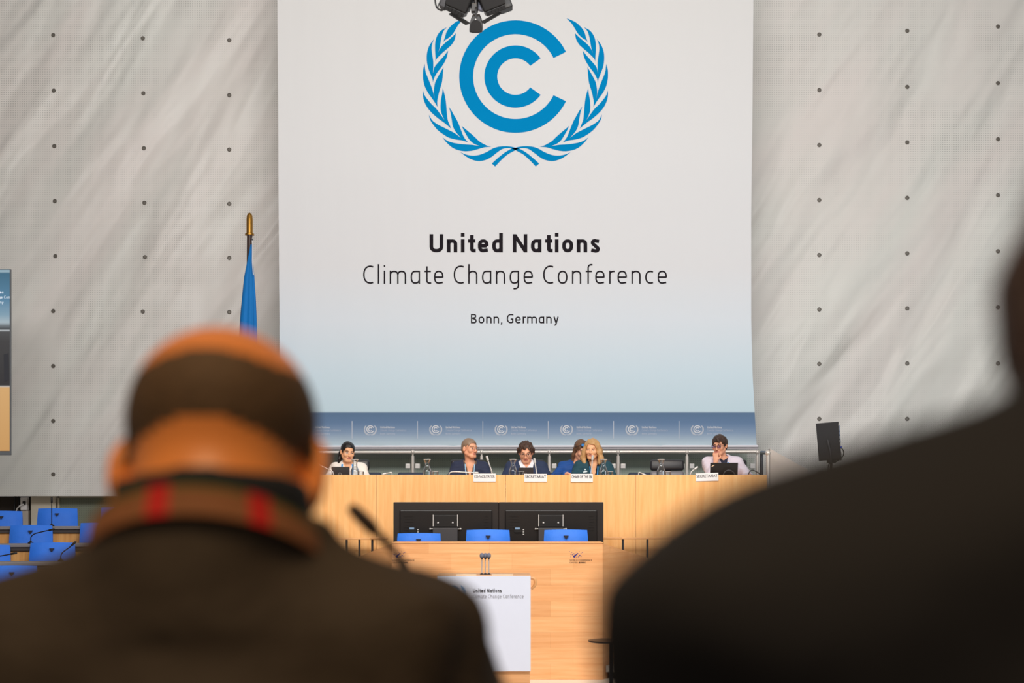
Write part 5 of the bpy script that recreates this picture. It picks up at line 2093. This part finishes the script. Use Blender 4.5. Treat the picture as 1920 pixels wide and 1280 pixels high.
        f.cap(N + [0, 0.03 if self.open_z < 0 else 0.012, self.open_z], self.w((0, 0.015, -0.05)), neck_open - 0.006, neck_open, k=0.008, op='sub')
        if folds:
            X, Y, Z = np.meshgrid(*f.ax, indexing='ij')
            ph = 9 * X * np.sign(X - N[0]) + 30 * Z + 6 * np.sin(14 * Y + 9 * Z)
            f.v += (folds * (np.sin(ph * 1.3) * np.sin(22 * X + 11 * Z + 1) + 0.6 * np.sin(55 * Z - 30 * Y + 12 * X))).astype(np.float32)
        return field_object(name, f, m, self.t)

    def front_y(self, z):
        c = self.C
        return c[1] - 0.108 * self.bulk - 0.002 + 0.08 * max(0, (z - c[2] - 0.05)) / 0.2

    def trousers(self, m):
        f = Field((-0.36, -0.55, 0.05), (0.26, 0.24, 0.72), 0.009)
        b = self.bulk
        f.ell(self.P, (0.165 * b + 0.006, 0.120 * b + 0.006, 0.125 + 0.004), k=0.03)
        self.leg_prims(f, 0.012, False)
        return field_object('trousers', f, m, self.t)

    def shoes(self, m):
        for s in (-1, 1):
            lx = self.legs_x
            f = Field((s * 0.12 + lx - 0.08, -0.62, -0.01), (s * 0.12 + lx + 0.08, -0.24, 0.14), 0.007)
            an = np.array([s * 0.12 + lx, -0.36, 0.09])
            f.cap(an + [0, 0.035, -0.043], an + [0, -0.16, -0.052], 0.046, 0.037, k=0.02)
            f.cap(an, an + [0, 0, 0.02], 0.046, 0.046, k=0.02)
            field_object('shoe', f, m, self.t)

    def hair(self, m, thick=0.011, line=None, strands=(), noise=0.004, freq=60.0, extra=None, cut_face=True, side_z=-0.03, back_z=-0.075, front_z=0.062, name='hair', temple=0.030, k_st=0.02, part=None):
        pts = [self.w((x, y, z)) for x in (-0.15, 0.15) for y in (-0.16, 0.18) for z in (-0.1, 0.17)]
        for a, b, ra, rb in strands:
            for p in (a, b):
                pts.append(self.w(p) - np.array([0.06] * 3))
                pts.append(self.w(p) + np.array([0.06] * 3))
        a = np.array(pts)
        f = Field(a.min(0), a.max(0), 0.0045)
        self.hell(f, (0, 0.018, 0.036), (0.076 + thick, 0.096 + thick, 0.082 + thick), k=0.0)
        self.hell(f, (0, 0.05, -0.02), (0.062 + thick, 0.058 + thick, 0.065 + thick), k=0.03)

        def cutter(X, Y, Z):
            x, y, z = self.to_head(X, Y, Z)
            xb = [-0.14, -0.085, -0.06, -0.03, -0.012, 0.012, 0.03, 0.06, 0.14]
            zb = [front_z, front_z, front_z - 0.012, temple, side_z, side_z + 0.02, side_z + 0.01, back_z, back_z]
            hl = np.interp(y, xb, zb)
            hl = hl + (np.where(y < -0.05, 0.0 if part is None else part * x, 0.0))
            hl = np.where(y < -0.04, hl - 1.6 * np.maximum(np.abs(x) - 0.042, 0), hl)
            return (z - hl) * 0.7
        f.func(lambda X, Y, Z: cutter(X, Y, Z), 0.006, 'sub')
        for a, b, ra, rb in strands:
            self.hcap(f, a, b, ra, rb, k=k_st)
        if extra:
            extra(f)
        if noise:
            P = np.meshgrid(*f.ax, indexing='ij')
            x, y, z = self.to_head(*P)
            f.v += (noise * (np.sin(freq * x + 1.3 + 20 * y) * np.sin(freq * 0.9 * y + 0.7 + 14 * z) + 0.6 * np.sin(freq * 1.7 * z + 25 * x) * np.sin(freq * 1.6 * x + 2))).astype(np.float32)
        return field_object(name, f, m, self.t)

    def glasses(self, frame, lens, round_=True, w=0.021, hh=0.019, r=0.0022):
        mb, lm = MB(), MB()
        for s in (-1, 1):
            cx = s * 0.0325
            n = 22
            ring = []
            for i in range(n + 1):
                t = 2 * math.pi * i / n
                e = 1.0 if round_ else 0.6
                c_, s_ = math.cos(t), math.sin(t)
                ring.append(Vector(self.w((cx + w * math.copysign(abs(c_) ** e, c_), -0.1065 + 0.10 * abs(c_ * w) * (1 if c_ * s > 0 else 0), 0.0 + hh * math.copysign(abs(s_) ** e, s_)))))
            mb.tube(ring, r, 6)
            if lens is not None:
                ce = len(lm.v)
                lm.add([Vector(self.w((cx, -0.107, 0.0)))] + ring[:-1], [(0, i + 1, (i + 1) % n + 1) for i in range(n)])
            mb.tube([Vector(self.w((s * (0.0325 + w), -0.102, 0.006))), Vector(self.w((s * 0.076, -0.075, 0.006))), Vector(self.w((s * 0.084, 0.005, 0.004)))], r, 6)
        mb.tube([Vector(self.w((-0.0115, -0.109, 0.003))), Vector(self.w((0, -0.115, 0.006))), Vector(self.w((0.0115, -0.109, 0.003)))], r, 6)
        o = mb.build('glasses', frame, self.t, True)
        if lens is not None:
            lo_ = lm.build('lenses', lens, None)
            lo_.parent = o
        return o

    def lanyard(self, m, pts_l, pts_r, w=0.010, y_off=0.014, name='lanyard', thick=0.003):
        """two ribbons: lists of (x, z) in local coordinates, laid on the chest front"""
        mb = MB()
        for pts in (pts_l, pts_r):
            P = []
            for x, z in bez([Vector((p[0], p[1], 0)) for p in pts], 5) and [(q.x, q.y) for q in bez([Vector((p[0], p[1], 0)) for p in pts], 5)]:
                P.append((x, self.surf(x, z) - 0.004, z))
            vs, fs = [], []
            for x, y, z in P:
                vs += [(x - w / 2, y, z), (x + w / 2, y, z), (x + w / 2, y + thick, z), (x - w / 2, y + thick, z)]
            for i in range(len(P) - 1):
                for k in range(4):
                    k2 = (k + 1) % 4
                    fs.append((i * 4 + k, i * 4 + k2, i * 4 + 4 + k2, i * 4 + 4 + k))
            mb.add(vs, fs)
        return mb.build(name, m, self.t)

    def surf(self, x, z):
        """front-most y of everything worn so far at (x, z)"""
        best = 9.0
        for ob in self.t.children:
            if ob.name.split('.')[0] in ('body', 'blouse', 'blazer', 'shirt', 'top', 'jacket', 'undershirt', 'vest'):
                if not hasattr(self, '_c'):
                    self._c = {}
                if ob.name not in self._c:
                    n = len(ob.data.vertices)
                    co = np.empty(n * 3, dtype=np.float32)
                    ob.data.vertices.foreach_get('co', co)
                    self._c[ob.name] = co.reshape(-1, 3)
                co = self._c[ob.name]
                q = co[(abs(co[:, 0] - x) < 0.012) & (abs(co[:, 2] - z) < 0.012)]
                if len(q):
                    best = min(best, float(q[:, 1].min()))
        return best if best < 8 else self.N[1] - 0.08


SKIN_A = mat('skin_light', lin(226, 172, 140), 0.55, var=(30, 0.04))
SKIN_B = mat('skin_warm', lin(232, 176, 136), 0.55, var=(30, 0.04))
SKIN_C = mat('skin_rosy', lin(230, 168, 136), 0.55, var=(30, 0.04))
SKIN_BALD = mat('skin_tanned', lin(234, 138, 62), 0.42, var=(9, 0.10))
LIPS = mat('lips', lin(192, 118, 104), 0.5)
EYE_W = mat('eye_white', lin(214, 204, 198), 0.3)
EYE = mat('eye_dark', lin(52, 38, 34), 0.25)
BROW_D = mat('brow_dark', lin(50, 36, 30), 0.8)
BROW_L = mat('brow_light', lin(150, 112, 84), 0.8)
H_BLACK = mat('hair_black', lin(26, 22, 23), 0.38, bump=(70, 0.6, 0.006))
H_ASH = mat('hair_ash', lin(138, 116, 98), 0.5, bump=(70, 0.6, 0.006), var=(26, 0.22))
H_CURLY = mat('hair_dark_brown', lin(70, 50, 40), 0.55, bump=(60, 0.8, 0.01), var=(40, 0.3))
H_BLOND = mat('hair_blond', lin(186, 146, 98), 0.5, bump=(50, 0.8, 0.008), var=(22, 0.34))
H_BROWN = mat('hair_brown', lin(106, 76, 54), 0.5, bump=(50, 0.8, 0.008), var=(22, 0.30))
H_MAN = mat('hair_short_brown', lin(64, 46, 38), 0.5, bump=(60, 0.8, 0.008), var=(30, 0.25))
H_GREY = mat('cropped_hair', lin(88, 62, 34), 0.75, bump=(120, 0.6, 0.004), var=(60, 0.25))
C_WHITE = mat('white_blouse', lin(236, 228, 222), 0.75, bump=(14, 0.5, 0.012))
C_NAVY = mat('navy_wool', lin(36, 44, 70), 0.8, bump=(12, 0.5, 0.012))
C_NAVY2 = mat('navy_cotton', lin(34, 48, 78), 0.8, bump=(12, 0.5, 0.012))
C_SHIRT = mat('white_shirt', lin(232, 232, 240), 0.7, bump=(14, 0.4, 0.01))
C_TAUPE = mat('taupe_top', lin(96, 82, 74), 0.8)
C_TEAL = mat('dark_teal_wool', lin(24, 66, 80), 0.8, bump=(12, 0.5, 0.012))
C_BLACKTOP = mat('black_top', lin(30, 30, 36), 0.8)
C_BLUE = mat('royal_blue_cloth', lin(14, 72, 146), 0.7, bump=(12, 0.6, 0.014))
C_LAV = mat('lavender_shirt', lin(222, 212, 226), 0.75, bump=(12, 0.6, 0.014))
C_UNDER = mat('navy_undershirt', lin(40, 44, 66), 0.8)
C_OLIVE = mat('dark_olive_jacket', lin(60, 46, 30), 0.82, bump=(7, 0.7, 0.03), var=(5, 0.12))
C_DARK = mat('black_brown_jacket', lin(19, 13, 11), 0.85, bump=(6, 0.6, 0.02))
C_TROUSER = mat('dark_trousers', lin(36, 36, 44), 0.85)
C_SHOE = mat('dark_shoes', lin(26, 22, 20), 0.4)
L_BLUE = mat('lanyard_blue', lin(40, 146, 218), 0.6)
L_PALE = mat('lanyard_pale_blue', lin(150, 190, 222), 0.6)
G_DARK = mat('glasses_dark', lin(44, 38, 40), 0.35)
G_THIN = mat('glasses_metal', lin(104, 86, 78), 0.3, 0.6)
LENS = glass_material('lens_clear', (0.97, 0.97, 0.98, 1), 0.10)
LENS_BLUE = glass_material('lens_coated', (0.62, 0.58, 0.92, 1), 0.2)
LENS_SUN = mat('lens_mirror_blue', lin(70, 130, 190), 0.1, 0.6)

YP = 17.0
SCL = F / YP


def head_at(px, top_py, Y, rootx):
    """local head centre for a head whose top is at (px, top_py)"""
    p = Wp(px, top_py, Y)
    return (p.x - rootx, p.z - PZ)


# --- woman in the white blouse
rx = Wp(654, 0, YP).x
hx, ht = head_at(652.5, 828, YP - 0.08, rx)
p = Person('person', 'woman with tied black hair in a white blouse, looking down beside a dark laptop', (rx, YP, PZ), 0, (hx, -0.10, ht - 0.121), 0.38, 0.20, 0.05, sw=0.158, nz=ht - 0.121 - 0.135, bulk=0.92, headscale=0.98)
p.body(SKIN_B, LIPS, BROW_D, EYE)
p.top('blouse', C_WHITE, 0.012, v=(p.N[2] - 0.13, 0.055), collar=False, cuff=0.95)
st_ = [((s * 0.072, 0.05, -0.02), (s * 0.080, 0.07, -0.12), 0.026, 0.022) for s in (-1, 1)] + [((-0.085, 0.045, -0.10), (-0.088, 0.030, -0.165), 0.024, 0.012), ((0.082, 0.06, -0.09), (0.088, 0.05, -0.135), 0.022, 0.012), ((0, 0.09, 0), (0, 0.10, -0.13), 0.05, 0.04), ((0.088, 0.02, -0.05), (0.108, 0.01, -0.11), 0.010, 0.008), ((0.108, 0.01, -0.11), (0.090, 0.02, -0.145), 0.008, 0.006)]
p.hair(H_BLACK, 0.008, strands=st_, noise=0.0015, side_z=-0.02, back_z=-0.1, front_z=0.07, temple=0.02)
zt = p.N[2]
p.lanyard(L_BLUE, [(p.N[0] - 0.062, zt - 0.01), (p.N[0] - 0.066, zt - 0.06), (p.N[0] - 0.055, zt - 0.13), (p.N[0] - 0.02, zt - 0.22)], [(p.N[0] + 0.058, zt - 0.01), (p.N[0] + 0.064, zt - 0.06), (p.N[0] + 0.055, zt - 0.13), (p.N[0] + 0.02, zt - 0.22)], 0.018)
p.trousers(C_TROUSER)
p.shoes(C_SHOE)

# --- woman with pulled-back ash hair, navy blazer
rx = Wp(881.5, 0, YP).x
hx, ht = head_at(881, 821.5, YP - 0.08, rx)
p = Person('person', 'woman with pulled-back ash hair and glasses in a navy blazer, looking to the right', (rx, YP, PZ), 0, (hx, -0.09, ht - 0.121), 0.72, 0.02, 0.0, sw=0.158, nz=ht - 0.121 - 0.165, bulk=0.92)
p.body(SKIN_C, LIPS, BROW_L, EYE)
zt = p.N[2]
p.top('vest', C_TAUPE, 0.006, v=(zt - 0.17, 0.06), collar=False, cuff=0.5)
p.top('blazer', C_NAVY, 0.017, v=(zt - 0.30, 0.078), collar=True, cuff=0.95, rim=0.012)
p.hair(H_ASH, 0.007, noise=0.0012, side_z=0.012, back_z=-0.06, front_z=0.066, temple=0.040, strands=[((0, 0.115, 0.0), (0, 0.128, -0.015), 0.028, 0.026)])
p.glasses(G_THIN, LENS, False, 0.022, 0.015, 0.0014)
p.lanyard(L_PALE, [(p.N[0] - 0.055, zt - 0.02), (p.N[0] - 0.05, zt - 0.10), (p.N[0] - 0.03, zt - 0.20), (p.N[0] - 0.005, zt - 0.30)], [(p.N[0] + 0.055, zt - 0.02), (p.N[0] + 0.052, zt - 0.10), (p.N[0] + 0.04, zt - 0.20), (p.N[0] + 0.02, zt - 0.30)], 0.010)
p.trousers(C_TROUSER)
p.shoes(C_SHOE)

# --- curly-haired man looking down
rx = Wp(988, 0, YP).x
hx, ht = head_at(986, 828, YP - 0.14, rx)
p = Person('person', 'man with dark curly hair and round glasses in a navy blazer, looking down', (rx, YP, PZ), 0, (hx, -0.16, ht - 0.126), -0.03, 0.36, 0.0, sw=0.178, nz=ht - 0.126 - 0.125, bulk=1.02)
p.body(SKIN_C, LIPS, BROW_D, EYE)
zt = p.N[2]
p.top('shirt', C_SHIRT, 0.008, v=(zt - 0.07, 0.045), collar=True, cuff=0.96, neck_open=0.058)
p.top('blazer', C_NAVY2, 0.020, v=(zt - 0.30, 0.088), collar=True, cuff=0.93, rim=0.013, neck_open=0.07)
p.hair(H_CURLY, 0.014, noise=0.0075, freq=95, side_z=-0.005, back_z=-0.07, front_z=0.072, temple=0.03, strands=[((s * 0.086, 0.02, 0.03), (s * 0.086, 0.03, 0.0), 0.022, 0.02) for s in (-1, 1)])
p.glasses(G_THIN, LENS, True, 0.021, 0.0195, 0.0018)
p.lanyard(L_PALE, [(p.N[0] - 0.05, zt - 0.05), (p.N[0] - 0.045, zt - 0.12), (p.N[0] - 0.03, zt - 0.25)], [(p.N[0] + 0.05, zt - 0.05), (p.N[0] + 0.045, zt - 0.12), (p.N[0] + 0.03, zt - 0.25)], 0.014)
p.trousers(C_TROUSER)
p.shoes(C_SHOE)

# --- woman in the blue blouse, behind
YB = 17.38
rx = Wp(1074, 0, YB).x
hx, ht = head_at(1090, 825, YB - 0.1, rx)
p = Person('person', 'woman with sunglasses on her brown hair in a royal blue blouse, behind the blonde woman', (rx, YB, PZ), 0, (hx, -0.12, ht - 0.123), 0.42, 0.42, 0.0, sw=0.168, nz=ht - 0.123 - 0.15, bulk=0.95, arms={-1: ((-0.23, -0.22, 0.80), (-0.09, -0.50, 0.84)), 1: ((0.235, -0.2, 0.80), (0.12, -0.42, 0.80))})
p.legs_x = -0.09
p.body(SKIN_C, LIPS, BROW_D, EYE)
zt = p.N[2]
p.top('blouse', C_BLUE, 0.018, v=(zt - 0.10, 0.05), collar=True, cuff=0.86)
st_ = []
for s in (-1, 1):
    st_ += [((s * 0.074, 0.02, 0.02), (s * 0.086, 0.02, -0.07), 0.024, 0.022), ((s * 0.086, 0.02, -0.07), (s * 0.090, 0.0, -0.17), 0.022, 0.014)]
st_ += [((0, 0.08, 0), (0, 0.10, -0.15), 0.05, 0.045)]
p.hair(H_BROWN, 0.010, strands=st_, noise=0.003, freq=50, side_z=-0.03, back_z=-0.1, front_z=0.064, temple=0.02)
o = None
mb, lm = MB(), MB()
for s in (-1, 1):
    ring = [Vector(p.w((s * 0.035 + 0.025 * math.cos(t), -0.078 + 0.012 * math.sin(t), 0.098 + 0.018 * math.sin(t)))) for t in np.linspace(0, 2 * math.pi, 19)]
    mb.tube(ring, 0.003, 6)
    lm.add([sum(ring[:-1], Vector()) / 18] + ring[:-1], [(0, i + 1, (i + 1) % 18 + 1) for i in range(18)])
    mb.tube([Vector(p.w((s * 0.060, -0.076, 0.098))), Vector(p.w((s * 0.092, -0.03, 0.06))), Vector(p.w((s * 0.094, 0.02, 0.03)))], 0.003, 6)
mb.tube([Vector(p.w((-0.012, -0.082, 0.10))), Vector(p.w((0.012, -0.082, 0.10)))], 0.003, 6)
o = mb.build('sunglasses', G_DARK, p.t, True)
l_ = lm.build('lenses', LENS_SUN, None)
l_.parent = o
mb = MB()
mb.box((p.N[0] - 0.02, p.surf(p.N[0] - 0.02, zt - 0.08) - 0.008, zt - 0.08), (0.03, 0.006, 0.025))
mb.build('badge', M_WHITE, p.t)
p.trousers(C_TROUSER)
p.shoes(C_SHOE)

# --- blonde woman, dark teal blazer
YC = 16.93
rx = Wp(1114, 0, YC).x
hx, ht = head_at(1110.5, 823, YC - 0.1, rx)
p = Person('person', 'woman with wavy shoulder-length blond hair in a dark teal blazer with pale badges', (rx, YC, PZ), 0, (hx, -0.12, ht - 0.123), -0.30, 0.10, 0.04, sw=0.162, nz=ht - 0.123 - 0.150, bulk=0.95)
p.body(SKIN_B, LIPS, BROW_L, EYE)
zt = p.N[2]
p.top('top', C_BLACKTOP, 0.006, v=(zt - 0.20, 0.05), collar=False, cuff=0.5)
p.top('blazer', C_TEAL, 0.018, v=(zt - 0.34, 0.068), collar=True, cuff=0.95, rim=0.012)
st_ = []
for s in (-1, 1):
    st_ += [((s * 0.070, -0.02, 0.05), (s * 0.088, -0.02, -0.03), 0.026, 0.030), ((s * 0.088, -0.02, -0.03), (s * 0.104, -0.015, -0.10), 0.032, 0.034), ((s * 0.104, -0.015, -0.10), (s * 0.092, -0.035, -0.155), 0.034, 0.020),
            ((s * 0.080, 0.04, 0.0), (s * 0.098, 0.05, -0.13), 0.035, 0.035)]
st_ += [((-0.09, -0.03, -0.13), (-0.07, -0.055, -0.185), 0.026, 0.012), ((0, 0.08, 0.0), (0, 0.10, -0.14), 0.06, 0.05)]
p.hair(H_BLOND, 0.014, strands=st_, noise=0.0045, freq=46, side_z=-0.02, back_z=-0.1, front_z=0.068, temple=0.02)
p.lanyard(L_BLUE, [(p.N[0] - 0.045, zt - 0.05), (p.N[0] - 0.035, zt - 0.13), (p.N[0] + 0.005, zt - 0.27)], [(p.N[0] + 0.05, zt - 0.05), (p.N[0] + 0.045, zt - 0.13), (p.N[0] + 0.025, zt - 0.27)], 0.010)
for bx_, bz_, bw, bh, an in ((-0.10, -0.115, 0.050, 0.017, -0.25), (-0.10, -0.088, 0.017, 0.017, 0), (0.085, -0.115, 0.024, 0.022, 0.1)):
    mb = MB()
    X_, Z_ = p.N[0] + bx_, zt + bz_
    mb.box((X_, p.surf(X_, Z_) - 0.005, Z_), (bw, 0.006, bh), Matrix.Rotation(an, 3, 'Y'), 0, 0.002)
    mb.build('pin_badge', mat('badge_pale', lin(206, 224, 230), 0.5), p.t)
p.trousers(C_TROUSER)
p.shoes(C_SHOE)

# --- man in the pale shirt, fist at the mouth
YM = 17.0
rx = Wp(1362, 0, YM).x
hx, ht = head_at(1348.5, 815, YM - 0.1, rx)
p = Person('person', 'man in a pale lavender shirt with glasses, resting his fist against his mouth', (rx, YM, PZ), 0, (hx, -0.12, ht - 0.126), -0.50, 0.16, 0.0, sw=0.18, nz=ht - 0.126 - 0.15, bulk=1.02,
           arms={1: ((0.25, -0.10, 0.80), (0.215, -0.36, 0.815))})
mouth = p.w((-0.012, -0.098, -0.066))
p.E[-1] = np.array([p.N[0] - 0.165, p.N[1] - 0.20, 0.815])
p.Wr[-1] = mouth + np.array([-0.006, -0.045, -0.115])
p.hand_dir[-1] = (-0.02, 0.12, 1.0)
p.hand_up = {-1: (-0.35, -0.95, 0.1)}
p.curl[-1] = 1.35
p.body(SKIN_C, LIPS, BROW_D, EYE)
zt = p.N[2]
p.top('undershirt', C_UNDER, 0.004, v=(zt - 0.03, 0.05), collar=True, cuff=0.3, neck_open=0.056)
p.top('shirt', C_LAV, 0.011, v=(zt - 0.12, 0.055), collar=True, cuff=0.70, rim=0.010, neck_open=0.064)
p.hair(H_MAN, 0.013, noise=0.004, freq=55, side_z=-0.02, back_z=-0.075, front_z=0.058, temple=0.03, part=0.35, strands=[((0.01, -0.088, 0.085), (0.035, -0.098, 0.050), 0.020, 0.012)])
p.glasses(G_DARK, LENS_BLUE, False, 0.023, 0.015, 0.0022)
p.lanyard(L_BLUE, [(p.N[0] - 0.05, zt - 0.06), (p.N[0] - 0.04, zt - 0.14), (p.N[0] - 0.02, zt - 0.28)], [(p.N[0] + 0.052, zt - 0.05), (p.N[0] + 0.05, zt - 0.14), (p.N[0] + 0.04, zt - 0.28)], 0.020)
p.trousers(C_TROUSER)
p.shoes(C_SHOE)

# --- bald man in the foreground, seen from behind (facing the podium)
FZ = 0.55
MYY = 1.25
mx_ = Wp(401, 0, MYY).x
p = Person('person', 'bald man with cropped hair in a dark olive jacket, seen from behind in front', (mx_, MYY, FZ), math.pi, (0.004, -0.06, 1.187), 0.0, 0.45, 0.0, sw=0.160, nz=1.108, bulk=1.08, headscale=1.07, neck_r=0.074, h=0.005, sdrop=0.093, pad=(0.178, -0.049), tilt=0.006,
           arms={-1: ((-0.258, -0.10, 0.86), (-0.17, -0.40, 0.80)), 1: ((0.245, -0.10, 0.86), (0.17, -0.40, 0.80))})
p.collar_h = 0.068
p.collar_r = 0.012
p.open_z = 0.01
p.skull_w = 1.10
p.trap = 0.020


def hl_(x, y, z):
    u = 0.90 * z + 0.435 * y
    return (u < 0.089 + 0.010 * np.cos(x * 35)) & (u > 0.043 - 0.016 * np.minimum((x / 0.05) ** 2, 3.2)) & ~((np.abs(x) > 0.0815) & (y < 0.045) & (z < 0.026)) & (y > -0.05)


p.body(SKIN_BALD, LIPS, BROW_D, EYE, H_GREY, hl_)
p.top('shirt', mat('black_shirt', lin(26, 24, 24), 0.8), 0.004, collar=True, cuff=0.97, neck_open=0.075)
p.collar_h = 0.030
p.collar_r = 0.027
p.collar_low = -0.07
p.top('jacket', C_OLIVE, 0.018, v=(0.80, 0.09), collar=True, cuff=0.94, neck_open=0.084)
# lanyard round the collar: tan band with red blocks and a green edge
mb = MB()
N = p.N
n = 64
vs, fs, ms = [], [], []
for k in range(n + 1):
    t_ = math.pi * (-0.12 + 1.24 * k / n)
    rx_, ry_ = 0.104, 0.097
    x, y = N[0] + rx_ * math.cos(t_), N[1] + 0.018 + ry_ * math.sin(t_)
    zc = N[2] + 0.037 + 0.016 * math.sin(t_) - 0.040 * (1 - math.sin(t_))
    for q, dz_ in enumerate((0.0125, 0.0095, -0.0125)):
        flare = 1 + (0.0 if q < 2 else 0.045)
        vs.append((N[0] + (x - N[0]) * flare, N[1] + (y - N[1]) * flare, zc + dz_))
        vs.append((N[0] + (x - N[0]) * flare * 0.97, N[1] + (y - N[1]) * flare * 0.97, zc + dz_))
for k in range(n):
    a, b = k * 6, (k + 1) * 6
    u = k / n
    red = (0.42 < u < 0.455) or (0.62 < u < 0.67)
    for q in (0, 2):
        fs.append((a + q, b + q, b + q + 2, a + q + 2))
        ms.append(1 if q == 0 and not red else (2 if red else 0))
        fs.append((a + q + 1, a + q + 3, b + q + 3, b + q + 1))
        ms.append(0)
    fs.append((a, a + 1, b + 1, b))
    ms.append(1)
    fs.append((a + 4, b + 4, b + 5, a + 5))
    ms.append(0)
mb.v, mb.f, mb.m = vs, [list(q) for q in fs], ms
mb.build('lanyard', [mat('lanyard_tan', lin(150, 92, 50), 0.7, var=(60, 0.2)), mat('lanyard_green', lin(96, 100, 34), 0.7), mat('lanyard_red', lin(214, 34, 20), 0.6)], p.t, True)
p.trousers(C_TROUSER)
p.shoes(C_SHOE)

# --- person at the right edge, dark jacket, closest to the camera
RYY = 0.64
p = Person('person', 'person in a dark jacket at the right edge, closest to the camera', (0.2925, RYY, FZ), math.pi, (-0.041, -0.02, 1.232), 0.0, 0.20, 0.0, sw=0.183, nz=1.166, bulk=1.18, headscale=1.06, neck_r=0.068, h=0.006, sdrop=0.088, pad=(0.229, -0.052),
           arms={1: ((0.174, -0.06, 0.85), (0.17, -0.34, 0.80)), -1: ((-0.262, -0.06, 0.85), (-0.17, -0.34, 0.80))})
p.body(SKIN_C, LIPS, BROW_D, EYE)
p.top('jacket', C_DARK, 0.022, v=(0.85, 0.08), collar=True, cuff=0.94, neck_open=0.080)
p.hair(H_MAN, 0.012, noise=0.003, freq=55, side_z=-0.09, back_z=-0.10, front_z=0.06, temple=-0.08, strands=[((s * 0.083, 0.0, 0.02), (s * 0.080, 0.02, -0.09), 0.022, 0.018) for s in (-1, 1)])
p.trousers(C_TROUSER)
p.shoes(C_SHOE)

# --- delegates' desk under the frame, with the blurred gooseneck microphone
dd = thing('delegate_desk', 'dark desk in front of the bald man carrying the blurred microphone', 'desk', (0.0, 2.0, FZ))
MB().span((-1.3, 1.72, FZ + 0.70), (1.3, 2.25, FZ + 0.735), 0, 0.004).build('desk_top', M_DESKTOPGREY, dd)
MB().span((-1.28, 2.2, FZ), (1.28, 2.23, FZ + 0.699)).build('front_panel', M_BENCHWOOD, dd)
for X in (-1.26, 1.26):
    MB().span((X - 0.02, 1.78, FZ), (X + 0.02, 2.19, FZ + 0.699)).build('end_panel', M_BENCHWOOD, dd)
BMY = 1.9
gp_ = [Wp(880, 1500, BMY), Wp(850, 1350, BMY), Wp(815, 1180, BMY), Wp(763, 1065, BMY), Wp(722, 1015, BMY), Wp(698, 990, BMY)]
gp_[0].z = FZ + 0.742
t = thing('blurred_microphone', 'blurred black gooseneck microphone rising past the bald man\'s shoulder', 'microphone', gp_[0])
MB().tube(bez(gp_, 8), 0.0055, 10).build('stem', M_BLACK, t, True)
hd = [Wp(706, 1000, BMY), Wp(696, 988, BMY), Wp(668, 960, BMY), Wp(656, 949, BMY)]
MB().tube(hd, [0.006, 0.0098, 0.0092, 0.006], 14).build('head', mat('mic_brown', lin(58, 42, 28), 0.6), t, True)
mb = MB()
mb.box((gp_[0].x, BMY, FZ + 0.748), (0.12, 0.12, 0.022), None, 0, 0.006)
mb.build('base', M_BLACK, t)
